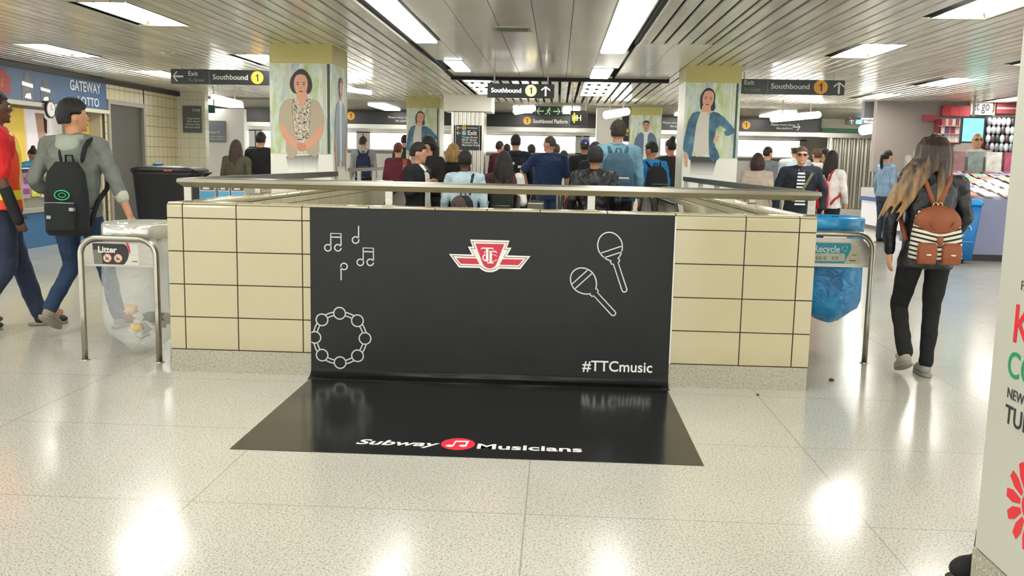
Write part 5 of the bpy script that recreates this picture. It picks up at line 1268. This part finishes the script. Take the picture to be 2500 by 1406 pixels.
    if face_:
        for s in (-1, 1):
            m = MB(); m.ball(hp(s*.030, .081, .008), (.012*hs, .009*hs, .008*hs), R=HR, nu=10, nv=8); e_ = m.build('eye', mat('#e8e2da', .3), t)
            m = MB(); m.ball(hp(s*.030, .0895, .008), (.0055*hs, .003*hs, .0055*hs), R=HR, nu=8, nv=6); m.build('pupil', mat('#201612', .2), e_)
            m = MB(); m.ball(hp(s*.030, .088, .027), (.018*hs, .006*hs, .004*hs), R=HR, nu=8, nv=6); m.build('eyebrow', mat('#2a201a', .7), t)
        m = MB(); m.ball(hp(0, .0925, -.062), (.021*hs, .005*hs, .005*hs), R=HR, nu=10, nv=6); m.build('lips', mat('#9a5a50', .5), t)
    if glasses:
        m = MB()
        for s in (-1, 1): m.ball(hp(s*.033, .094, .008), (.028*hs, .007*hs, .018*hs), R=HR, nu=12, nv=8)
        m.tube([hp(-.078, 0, .012), hp(-.065, .085, .014), hp(0, .102, .014), hp(.065, .085, .014), hp(.078, 0, .012)], .004*hs, 6)
        m.build('sunglasses' if glasses == 'dark' else 'glasses', mat('#1a1210' if glasses == 'dark' else '#4a4038', .15), t)
    if pack: backpack(t, S, lambda a: U(a)*S, b, **pack)
    if vest: vest(t, S, U, wd, b, vox)
    if extras: extras(t, S, arms, hc, hp, U)
    return t

def backpack(t, S, U, b, col='#1d1f22', w_=.30, h=.44, d=.15, ztop=1.40, accent=None, strap=None, custom=None, vox=.012, one=False, off=0.):
    y0 = -(.118*b)*S-.012*S+U(1.2); g = bpy.data.objects.new('backpack', None); 
    fm = fabric(col, .01, 9); sm_ = fabric(strap or col, .004)
    m = MB(); zc = ztop-h
    m.loft([(0, y0-d*.5*S, (zc)*S, w_*.44*S, d*.42*S), (0, y0-d*.5*S, (zc+.03)*S, w_*.50*S, d*.5*S), (0, y0-d*.5*S, (zc+h*.55)*S, w_*.49*S, d*.5*S), (0, y0-d*.46*S, (zc+h*.85)*S, w_*.43*S, d*.42*S), (0, y0-d*.40*S, (zc+h)*S, w_*.25*S, d*.25*S)], 28, e=3.2)
    bp = m.build('backpack', custom or fm, t, mods=remesh(vox, 3))
    m = MB(); m.loft([(0, y0-d*1.04*S, (zc+.04)*S, w_*.36*S, .030*S), (0, y0-d*1.04*S, (zc+h*.42)*S, w_*.38*S, .032*S), (0, y0-d*1.0*S, (zc+h*.47)*S, w_*.30*S, .02*S)], 20, e=3.5); m.build('pocket', fabric(accent or col, .008, 9), bp, mods=remesh(vox, 2))
    m = MB(); m.tube([(-w_*.36*S, y0-d*1.12*S, (zc+h*.45)*S), (0, y0-d*1.2*S, (zc+h*.455)*S), (w_*.36*S, y0-d*1.12*S, (zc+h*.45)*S)], .005*S, 6); m.build('zip', mat('#8d8f90', .35, .6), bp)
    m = MB(); m.tube([(-.03*S, y0-.02*S, ztop*S-.01), (-.025*S, y0-.03*S, (ztop+.045)*S), (.025*S, y0-.03*S, (ztop+.045)*S), (.03*S, y0-.02*S, ztop*S-.01)], .008*S, 8); m.build('handle', sm_, bp)
    for s in ((-1, 1) if not one else (1,)):
        x = s*.095*S
        pts = [(x*.8, y0-.0*S, (ztop-.02)*S), (x, y0+.02*S, 1.425*S), (x*1.15, -.03*S+U(1.4), 1.485*S), (x*1.25, .07*S+U(1.4), 1.45*S), (x*1.35, (.142*b)*S+U(1.3), 1.34*S), (x*1.5, (.140*b)*S+U(1.2), 1.2*S), (x*1.85, .05*S+U(1.1), 1.08*S), (x*1.7, -.08*S+U(1.1), 1.04*S), (x*1.3, y0, (zc+.05)*S)]
        m = MB(); P_ = [Vector(p) for p in pts]
        # smooth, flat-ish strap
        m.tube(P_, .020*S, 8); m.v = m.v; m.build('strap', sm_, bp, mods=(('SUBSURF', dict(levels=1, render_levels=1)),))
    bp.location = (off*S, 0, 0)
    return bp
def mk_box(name, t, c, h, col):
    m = MB(); m.box(c[0]-h[0], c[0]+h[0], c[1]-h[1], c[1]+h[1], c[2]-h[2], c[2]+h[2]); return m.build(name, mat(col, .5), t, bevel=min(h)*.5)
WALK1 = (((0, .10, .50), (0, -.06, .09)), ((0, .04, .49), (0, .20, .085)))
def P_(px, Y, py=395): return at(px, py, Y).x
def HT(px, py, Y, base=0.): return at(px, py, Y).z-base
def shoulder_bag(col):
    def f(t, S, arms, hc, hp, U):
        m = MB(); m.loft([(.25*S, -.03, .74*S, .05*S, .16*S), (.27*S, -.03, .80*S, .065*S, .18*S), (.26*S, -.03, 1.0*S, .04*S, .13*S)], 20, e=3); b = m.build('handbag', fabric(col), t, mods=remesh(.014))
        m = MB(); m.tube([(.26*S, -.12*S, 1.0*S), (.20*S, -.10*S, 1.25*S), (.15*S, 0, 1.49*S), (.21*S, .08*S, 1.25*S), (.26*S, .10*S, 1.0*S)], .010*S, 8); m.build('strap', fabric(col), b)
    return f
# ------------------------------------------------------------------ the three nearest people
VT = NT('safety_vest_fabric'); o = VT.sep()
zb = VT.math('MULTIPLY', VT.math('GREATER_THAN', o[2], 1.00), VT.math('LESS_THAN', o[2], 1.07)); zc = VT.math('MULTIPLY', VT.math('GREATER_THAN', o[2], 1.0175), VT.math('LESS_THAN', o[2], 1.0525))
ax = VT.math('ABSOLUTE', o[0]); vb = VT.math('MULTIPLY', VT.math('GREATER_THAN', ax, .085), VT.math('LESS_THAN', ax, .145)); vc = VT.math('MULTIPLY', VT.math('GREATER_THAN', ax, .10), VT.math('LESS_THAN', ax, .13))
c_ = VT.mix(VT.math('MAXIMUM', zb, vb), lin('#e8431f'), lin('#e8e02a')); c_ = VT.mix(VT.math('MULTIPLY', VT.math('MAXIMUM', zc, VT.math('MULTIPLY', vc, VT.math('GREATER_THAN', o[2], 1.07))), .0), c_, lin('#e6e6d8'))
VT.color(c_); VT.p.inputs['Roughness'].default_value = .6; VT.bump(VT.noise(9, 3), .008)
def vest(t, S, U, wd, b, vox):
    m = MB(); prof = [(.90, .186, .128), (.97, .180, .124), (1.08, .162, .116), (1.20, .172, .122), (1.30, .150, .125), (1.40, .125, .105), (1.452, .100, .083)]
    m.loft([(0, U(a)*S, a*S, (rx*wd*b+.014)*S, (ry*b+.016)*S) for a, rx, ry in prof], 26, e=2.4); m.build('safety_vest', VT.m, t, mods=remesh(vox))
def brace_mesh(arm, S):
    m = MB(); o, e, h = arm; limb(m, [e+(h-e)*.35, h+(h-e)*.22], [.043*S, .040*S]); return m
def ex_vest(t, S, arms, hc, hp, U):
    brace_mesh(arms[1], S).build('arm_brace', fabric('#15161a', .004), t, mods=remesh(.007))
person('person in red T-shirt and orange safety vest walking at the left edge of the photo', P_(-8, 6.75), 6.75, 0, 1.80, -.95, top='#c81e20', trousers='#232c42', skin='dark', hair=('crop', '#15100e'), sleeve='short',
       L=((.07, .02, -.28), (.07, .08, -.53)), R=((.06, .00, -.29), (.07, .08, -.54)), legs=(((0, .12, .49), (0, .24, .085)), ((0, .02, .48), (0, -.20, .13))), vox=.010, wd=1.12, build_=1.16, shoes='#2a2724', vest=vest, extras=ex_vest)
def ex_hoodie(t, S, arms, hc, hp, U):
    # green ring mark and buckles on the backpack
    m = MB(); y0 = -(.118)*S-.012*S+U(1.2)*S-.205*S
    pts = [(.07*S+.055*S*math.cos(a), y0+.02*S, 1.06*S+.034*S*math.sin(a)) for a in [2*PI*k/24 for k in range(24)]]
    m.tube(pts, .005*S, 6, closed=True); m.tube([(p[0]*.5+.035*S, p[1]+.004, 1.06*S+(p[2]-1.06*S)*.45) for p in pts], .0035*S, 6, closed=True); m.build('green_mark', mat('#2fae72', .4), t)
    for x_, z_ in ((.15, .96), (-.02, .90)):
        m = MB(); m.box(x_*S-.016, x_*S+.016, y0-.01, y0+.02, z_*S-.012, z_*S+.012); m.build('buckle', mat('#8f9390', .35, .5), t)
    m = MB(); o, e, h = arms[1]; q = e+(h-e)*.40; limb(m, [q, q+(h-e)*.08], [.052*S, .050*S]); m.build('cuff', fabric('#b9b8a8'), t, mods=remesh(.008))
person('person in grey hoodie with big black backpack walking away on the left', P_(182, 6.75), 6.75, 0, HT(180, 246, 6.75), -.02, top='#6f736c', trousers='#20344f', skin='tan', hair=('thick', '#17120f'), sleeve='rolled',
       L=((.10, -.06, -.27), (.04, .12, -.42)), R=((.11, .02, -.27), (.20, .03, -.52)), legs=(((-.02, .10, .50), (-.03, -.24, .20)), ((.06, .12, .49), (.10, .22, .085))), vox=.010, wd=1.06, build_=1.02, shoes='#8a8068', hood='#9aa294', head=(-.85, .05),
       pack=dict(col='#141817', w_=.31, h=.54, d=.17, ztop=1.30, vox=.010, off=.05), extras=ex_hoodie)
# woman with striped and tan backpack
LEA = mat('#15161a', .38, bump=.02, bscale=9., var=.35, vscale=9.)
SP = NT('striped_pack_canvas'); o = SP.sep(); ph = SP.math('ADD', o[2], SP.math('MULTIPLY', SP.math('ABSOLUTE', o[0]), -.22))
SP.color(SP.mix(SP.math('LESS_THAN', SP.math('MODULO', SP.math('MULTIPLY', ph, 34), 1.), .42), lin('#d9d3c0'), lin('#1d1c22'))); SP.p.inputs['Roughness'].default_value = .8
TAN = fabric('#8a4a2a', .006, 9, .6, .12)
OMB = NT('ombre_hair'); o = OMB.sep(); f = OMB.math('MULTIPLY', OMB.math('SUBTRACT', 1.44, o[2]), 3.2); f = OMB.math('MINIMUM', OMB.math('MAXIMUM', OMB.math('ADD', f, OMB.math('MULTIPLY', OMB.math('SUBTRACT', OMB.noise(1, 3, OMB.mapping((30, 30, 3))), .5), 2.2)), 0), 1)
OMB.color(OMB.mix(f, lin('#2a1c15'), lin('#a07c4c'))); OMB.p.inputs['Roughness'].default_value = .42; OMB.bump(OMB.noise(1, 3, OMB.mapping((60, 60, 4))), .01); HAIRC['ombre'] = OMB.m
def ex_tan(t, S, arms, hc, hp, U):
    y0 = -.105*S
    m = MB(); d = .15
    m.loft([(0, y0-.075*S, .82*S, .165*S, .060*S), (0, y0-.085*S, .84*S, .180*S, .080*S), (0, y0-.08*S, 1.0*S, .168*S, .075*S), (0, y0-.07*S, 1.12*S, .150*S, .060*S), (0, y0-.06*S, 1.18*S, .12*S, .04*S)], 30, e=3); bp = m.build("backpack", SP.m, t, mods=remesh(.008, 3)); bp.location = (0, 0, .045)
    # flap
    m = MB(); m.ball((0, y0-.085*S, 1.085*S), (.160*S, .085*S, .125*S), nu=28, nv=18, fn=lambda v: 1. if v.z > -.75 else .8); fl = m.build('flap', TAN, bp, mods=remesh(.008, 2))
    m = MB(); m.tube([(.075*S*math.cos(a)+.01*S, y0-(.172-.02*abs(math.sin(a)))*S, (1.095+.065*math.sin(a))*S) for a in [PI+PI*k/14 for k in range(15)]], .009*S, 8); m.build('strap_loop', TAN, fl)
    m = MB(); m.ball((0, y0-.165*S, .965*S), (.022*S, .02*S, .035*S)); m.build('flap_tab', TAN, fl)
    for s in (-1, 1):
        m = MB(); m.loft([(s*.082*S, y0-.162*S, .80*S, .062*S, .024*S), (s*.082*S, y0-.170*S, .85*S, .066*S, .030*S), (s*.082*S, y0-.165*S, .93*S, .066*S, .028*S), (s*.082*S, y0-.155*S, .95*S, .05*S, .02*S)], 20, e=4); q = m.build('pocket', TAN, bp, mods=remesh(.007, 2))
        m = MB(); m.box(s*.082*S-.014, s*.082*S+.014, y0-.21*S, y0-.195*S, .865*S, .873*S); m.build('clasp', mat('#d8c9a0', .3, .6), q)
        m = MB(); m.tube([(s*.012*S, y0-.03*S, 1.19*S), (s*.03*S, y0-.025*S, 1.25*S), (s*.085*S, y0-.015*S, 1.38*S), (s*.11*S, -.03*S, 1.475*S), (s*.125*S, .08*S, 1.44*S), (s*.14*S, .14*S, 1.3*S), (s*.18*S, .06*S, 1.1*S), (s*.17*S, -.08*S, .95*S)], .017*S, 8); m.build('strap', TAN, bp)
    for s in (-1, 1):
        m = MB(); m.tube([(s*.016*S+.014*math.cos(a), y0-.06*S, 1.205*S+.020*math.sin(a)) for a in [2*PI*k/12 for k in range(12)]], .004*S, 6, closed=True); m.build('buckle', mat('#d8c48a', .25, .9), bp)
    # hair blown to the left
    rr = random.Random(2)
    m = MB()
    for k in range(16):
        a = PI*.95+PI*1.1*k/15; x0, y0_ = .078*math.cos(a), .085*math.sin(a)
        dx = -.13-.10*rr.random() if k < 9 else -.05*rr.random(); L_ = .26+.12*rr.random()
        m.tube([hp(x0*.7, y0_*.7, .10), hp(x0*1.15, y0_*1.15, .03), hp(x0*1.3, y0_*1.3, -.06), hc+Vector((x0*1.4+dx*.35, y0_*1.25-.015, -.15))*S, hc+Vector((x0*1.35+dx*.8, y0_*1.1-.045, -.15-L_*.5))*S, hc+Vector((x0*1.1+dx*1.25, y0_*.9-.06, -.12-L_))*S], [.022*S, .034*S, .036*S, .032*S, .022*S, .005*S], 8)
    m.build('hair', OMB.m, t, mods=remesh(.007, 2))
person('person with ombre hair, black leather jacket and tan striped backpack on the right', P_(2262, 6.12, 600), 6.12, 0, HT(2275, 330, 6.12), -.06, top=LEA, trousers='#0c0c0e', skin='light', hair=('short', 'ombre'), sleeve='long',
       L=((.07, .0, -.28), (.06, .03, -.52)), R=((.08, .03, -.27), (.01, .14, -.44)), legs=(((-.03, .13, .48), (-.04, -.12, .17)), ((-.01, .02, .48), (-.03, -.02, .085))), vox=.009, wd=1.0, build_=.96, shoes='#8f9288', hem=.80, extras=ex_tan, head=(.1, -.05))
# boot tip by the near pillar
b_ = onx(2375, 1360, 1.5)
t = thing('boot', 'dark boot tip poking out behind the near right pillar', 'boot', (1.43, 2.985, 0), PI/2+.2)
m = MB(); m.ball((0, .02, .045), (.04, .075, .042)); m.cone((0, -.04, .05), .045, (0, -.045, .16), .045); m.ball((0, -.045, .16), .045); m.build('upper', fabric('#141212'), t, mods=remesh(.008)); m = MB(); m.loft([(0, .0, 0, .042, .10), (0, .0, .015, .044, .102)], 20); m.build('sole', BLACK, t)

# ------------------------------------------------------------------ the crowd
def crowd(label, px, py, Y, rz, base=0., **k):
    H = HT(px, py, Y, base); k.setdefault('vox', .014 if Y < 13 else .019)
    return person(label, P_(px, Y), Y, base, H, rz, **k)
ev = lambda y: step_z(y)+.001 if y < 10.9 else 0.
hp_arm = ((.17, -.02, -.24), (.06, .10, -.33))      # hand on hip
fwd = ((.04, .03, -.27), (.0, .26, -.24))           # forearm held forward
phone_arm = ((.05, .02, -.28), (-.02, .22, -.14))
crowd('person with long brown hair in olive coat with black handbag, far left by the platform', 577, 342, 14.2, -.1, top='#4a4636', trousers='#24221f', hair=('long', '#3a2620'), hem=.72, extras=shoulder_bag('#1a1a1c'), vox=.016)
crowd('person in black jacket seen from behind beside the olive coated one, far left', 638, 323, 14.8, .05, top='#17171a', trousers='#141416', hair=('short', '#15110f'), L=((.09, .02, -.26), (.02, .20, -.33)), wd=1.08)
crowd('person in grey hoodie with navy backpack behind the second handrail', 887, 334, 20.6, .2, top='#9a9c9c', hood='#b8bab8', hair=('short', '#3a2a1e'), pack=dict(col='#1d2a48', h=.50, w_=.32), wd=1.05, head=(-.5, 0))
crowd('person with auburn hair in maroon top with a dark bag, left of the suited one', 972, 349, 15., -.2, top='#5e1f2e', trousers='#2a1a20', hair=('short', '#6a2f1e'), extras=shoulder_bag('#1c1518'), hem=.80)
crowd('person in dark green jacket partly hidden by the far left pillar', 988, 330, 21.6, 0, top='#1f4a34', hair=('short', '#151311'))
def white_hem(t, S, arms, hc, hp, U):
    m = MB(); m.loft([(.0, .05*S, .74*S, .10*S, .08*S), (0, .04*S, .95*S, .07*S, .06*S)], 16); m.build('shirt_tail', fabric('#e4e2da'), t, mods=remesh(.012))
crowd('person in black suit jacket and white shirt looking right on the left escalator', 1020, 349, 10.86, -1.95, ev(10.86), top='#17181b', trousers='#121214', hair=('short', '#2a1a14'), shirt='#e8e6de', open_front=True, L=((.04, .03, -.27), (.0, .19, -.26)), R=((.06, .04, -.26), (-.06, .18, -.16)), wd=1.08, extras=white_hem, head=(.45, -.1), vox=.010)
def phone(t, S, arms, hc, hp, U):
    h = arms[1][2]; m = MB(); m.box(h.x-.036, h.x+.036, h.y+.07, h.y+.08, h.z+.02, h.z+.15); m.build('phone', mat('#8e2f2a', .3), t)
crowd('person with very long dark hair looking down at a red phone on the left', 1048, 333, 11.5, 2.6, top='#1d1b1c', trousers='#161518', hair=('long', '#1a1310'), L=fwd, R=phone_arm, head=(0, -.5), extras=phone, vox=.011)
crowd('person with short blond hair in black coat beside the corrugated pillar', 1106, 353, 12., .1, top='#121114', trousers='#131215', hair=('bob', '#b08a4e'), hem=.70, vox=.012)
def ba(t, S, arms, hc, hp, U):
    for s in (-1, 1):
        m = MB(); m.tube([(s*.05*S, -.30*S+U(1.1)*S, 1.10*S), (s*.07*S, -.31*S, .95*S), (s*.12*S, -.28*S, .80*S)], .014*S, 8); m.build('tan_strap', fabric('#b08a55'), t)
crowd('person in pale blue shirt with a dark backpack and tan straps on the escalator', 1135, 368, 10.6, .0, ev(10.6), top='#b4cbd4', trousers='#3a4658', skin='dark', hair=('short', '#0f0d0c'), pack=dict(col='#1d2328', w_=.28, h=.42, ztop=1.22, strap='#263038', one=True), extras=ba, wd=1.0, vox=.012)
crowd('person with cropped grey brown hair low on the left escalator, only the head showing', 1120, 481, 9.72, .1, ev(9.72), top='#3a3430', trousers='#2a2a2a', skin='dark', hair=('crop', '#4a3a32'))
def wsl(t, S, arms, hc, hp, U):
    m = MB(); o, e, h = arms[1]; limb(m, [o, e], [.074*S, .066*S]); m.build('white_sleeve', fabric('#e2ded6'), t, mods=remesh(.012))
crowd('person with long dark brown hair and dark green backpack, white sleeve, on the escalator', 1230, 370, 10.88, .0, ev(10.88), top='#4a2a2c', trousers='#241a1a', hair=('long', '#1f1512'), pack=dict(col='#24281e', w_=.30, h=.40, ztop=1.32), extras=wsl, hem=.72, vox=.012)
crowd('person in maroon jacket far off, left of the tall navy backpack wearer', 1219, 345, 20., -.6, top='#5a2230', hair=('short', '#241a15'))
crowd('person with dark hair far off, right behind the maroon jacket', 1237, 352, 20.5, 0, top='#23242a', hair=('short', '#151210'))
crowd('tall person in navy hoodie with black backpack with two pale tags', 1258, 329, 15., .02, top='#20263a', trousers='#16181f', hair=('short', '#100e0d'), hood='#20263a', wd=1.1, pack=dict(col='#14151a', w_=.32, h=.52),
      extras=lambda t, S, arms, hc, hp, U: [mk_box('tag', t, (x_*S, -.37*S, z_*S), (.03, .006, .02), '#dcdcd6') for x_, z_ in ((-.03, 1.30), (.08, 1.25))]+[mk_box('pale_stripe', t, (.03*S, -.37*S, .87*S), (.15, .006, .012), '#c9c9c4')])
crowd('person with dark curly top and teal backpack, left of the navy polo shirt', 1296, 353, 18., -.3, top='#1d3038', hair=('short', '#17120f'), pack=dict(col='#1f4a58', w_=.3, h=.45), head=(.6, 0))
crowd('person in navy polo shirt with hand on hip, looking left', 1341, 333, 13.9, .12, top='#1f3358', trousers='#2f4468', hair=('crop', '#4a4038'), sleeve='short', L=((.20, -.04, -.20), (.12, .10, -.40)), R=((.07, .0, -.28), (.06, .03, -.52)), wd=1.12, build_=1.1, head=(1.0, 0), vox=.012)
crowd('person mostly hidden behind the navy polo shirt', 1357, 352, 18.5, 0, top='#55504a', hair=('short', '#4a3a2e'))
crowd('person in white top with black hair, right of the navy polo shirt', 1376, 368, 16.5, -.2, top='#d8d4cc', trousers='#5a3a3a', hair=('short', '#14100f'), shoes='#8a5a4a')
def capmark(t, S, arms, hc, hp, U):
    p = hp(.0, -.105, .06); mk_box('cap_mark', t, p, (.012, .004, .014), '#e8e8e8')
crowd('person in blue baseball cap and black jacket seen from behind', 1427, 341, 15.5, .1, top='#17181a', trousers='#1c1d22', skin='mid', hair=('cap', '#27367e'), wd=1.12, extras=capmark)
crowd('person with dark curly hair and dark backpack behind the bun hairdo', 1452, 350, 13.5, .0, top='#23262a', hair=('curly', '#1a1412'), pack=dict(col='#2b3034', w_=.34, h=.45))
crowd('person in black leather jacket with dark hair pinned up high on the right escalator', 1453, 360, 10.6, .05, ev(10.6), top=LEA, trousers='#1a1a1c', skin='mid', hair=('thick', '#12100f'), wd=1.12, vox=.011)
def tw(t, S, arms, hc, hp, U):
    mk_box('square_patch', t, (.06*S, -.345*S, 1.0*S), (.035, .006, .03), '#8a9498'); mk_box('pale_zip', t, (0, -.345*S, 1.12*S), (.12, .008, .008), '#d8dcdc'); mk_box('dark_panel', t, (0, -.33*S, 1.0*S), (.15, .010, .10), '#22303a')
crowd('tall person in denim shirt with blue grey backpack near the far right pillar', 1507, 297, 11.3, .0, 0, top='#6f9aaa', trousers='#2c2022', hair=('thick', '#2e231c'), pack=dict(col='#3d5a6c', w_=.38, h=.54, d=.18), collar='#6f9aaa', wd=1.12, build_=1.05, extras=tw, vox=.011)
crowd('person in bright blue and olive jacket with black backpack, left of the right pillar', 1590, 347, 12.95, .35, top='#1f78b8', trousers='#2a2a30', skin='mid', hair=('short', '#15100f'), pack=dict(col='#17191c', w_=.34, h=.46), hood='#2a86c4', wd=1.08, head=(.5, -.2), vox=.012)
crowd('person with dark topknot and charcoal coat against the right pillar', 1636, 340, 14.2, .5, top='#2b2a2c', trousers='#6a5a4a', hair=('bun', '#1c1412'), collar='#c86a68', L=((.20, .05, -.18), (.36, .14, -.36)), wd=1.1)
crowd('person in beige cardigan seen from behind, right of the right pillar', 1850, 376, 13., -.05, top='#b3a597', trousers='#4a4440', hair=('bob', '#3a2420'), vox=.015)
crowd('person in grey shirt walking, just behind the beige cardigan', 1873, 359, 17., -.9, top='#6a7076', trousers='#3a3c40', hair=('short', '#15110f'))
crowd('person in pale cap and plaid shirt behind the one with sunglasses', 1941, 351, 16., .0, top='#a9b4b4', trousers='#c9c9c4', hair=('cap', '#c4c4b8'), wd=1.1, build_=1.1)
STR = NT('navy_white_stripes'); o = STR.sep(); STR.color(STR.mix(STR.math('LESS_THAN', STR.math('MODULO', STR.math('MULTIPLY', o[2], 24), 1.), .5), lin('#e4e4e0'), lin('#23283a'))); STR.p.inputs['Roughness'].default_value = .8
def yb(t, S, arms, hc, hp, U):
    h = arms[1][2]; m = MB(); m.loft([(h.x, h.y+.02, h.z-.40, .15*S, .07), (h.x, h.y+.02, h.z-.30, .14*S, .07), (h.x, h.y, h.z-.08, .02, .02)], 18, e=3); b = m.build('yellow_bag', fabric('#b89a3a'), t, mods=remesh(.012))
    m = MB(); m.tube([(-.14*S, .15*S, 1.40*S), (-.04*S, .165*S, 1.2*S), (.1*S, .165*S, 1.02*S)], .018*S, 8); m.build('cross_strap', fabric('#6a6f52'), t)
crowd('person in sunglasses, dark jacket and striped top walking toward the camera', 1957, 358, 11.6, 2.95, top='#1c222e', trousers='#66663f', skin='light', hair=('crop', '#5a4438'), shirt=STR.m, open_front=True, L=((.10, .0, -.27), (.10, .04, -.50)), R=((.10, .02, -.27), (.09, .06, -.52)), wd=1.12, build_=1.1, glasses='dark', extras=yb, hem=.78, vox=.011)
crowd('person with fur trimmed hood far behind the sunglasses wearer', 1994, 363, 16.5, .2, top='#2a2c30', hood='#d8d0c4', hair=('short', '#5a3a26'))
crowd('person with dark hair looking left behind the white shirt and red bag', 2013, 363, 17.5, .9, top='#3a3a3e', hair=('short', '#1c1614'))
crowd('person with long dark hair, white shirt and red bag looking right', 2030, 369, 13., -.95, top='#dcd6d4', trousers='#121216', hair=('long', '#1a1210'), pack=dict(col='#b01f30', w_=.26, h=.42, ztop=1.30), R=((.05, .04, -.28), (.0, .16, -.44)), vox=.013)
crowd('person in pale blue shirt with dark ponytail by the display counter', 2166, 367, 17.3, -1.2, top='#8fa9c4', trousers='#3a4254', hair=('pony', '#17120f'), vox=.015)
crowd('bald vendor in glasses behind the magazine counter', 2381, 324, 16.95, 3.0, top='#b9b0a8', trousers='#3a3a3e', skin='tan', hair=('bald', ''), glasses='clear', vox=.015)
crowd('clerk with dark top bun and teal shirt bending down behind the kiosk counter', 72, 362, 14.35, -1.9, 0, top='#1fa3b8', trousers='#2a2a30', skin='mid', hair=('bun', '#2a1a1a'), head=(0, -.6), lean=.1)
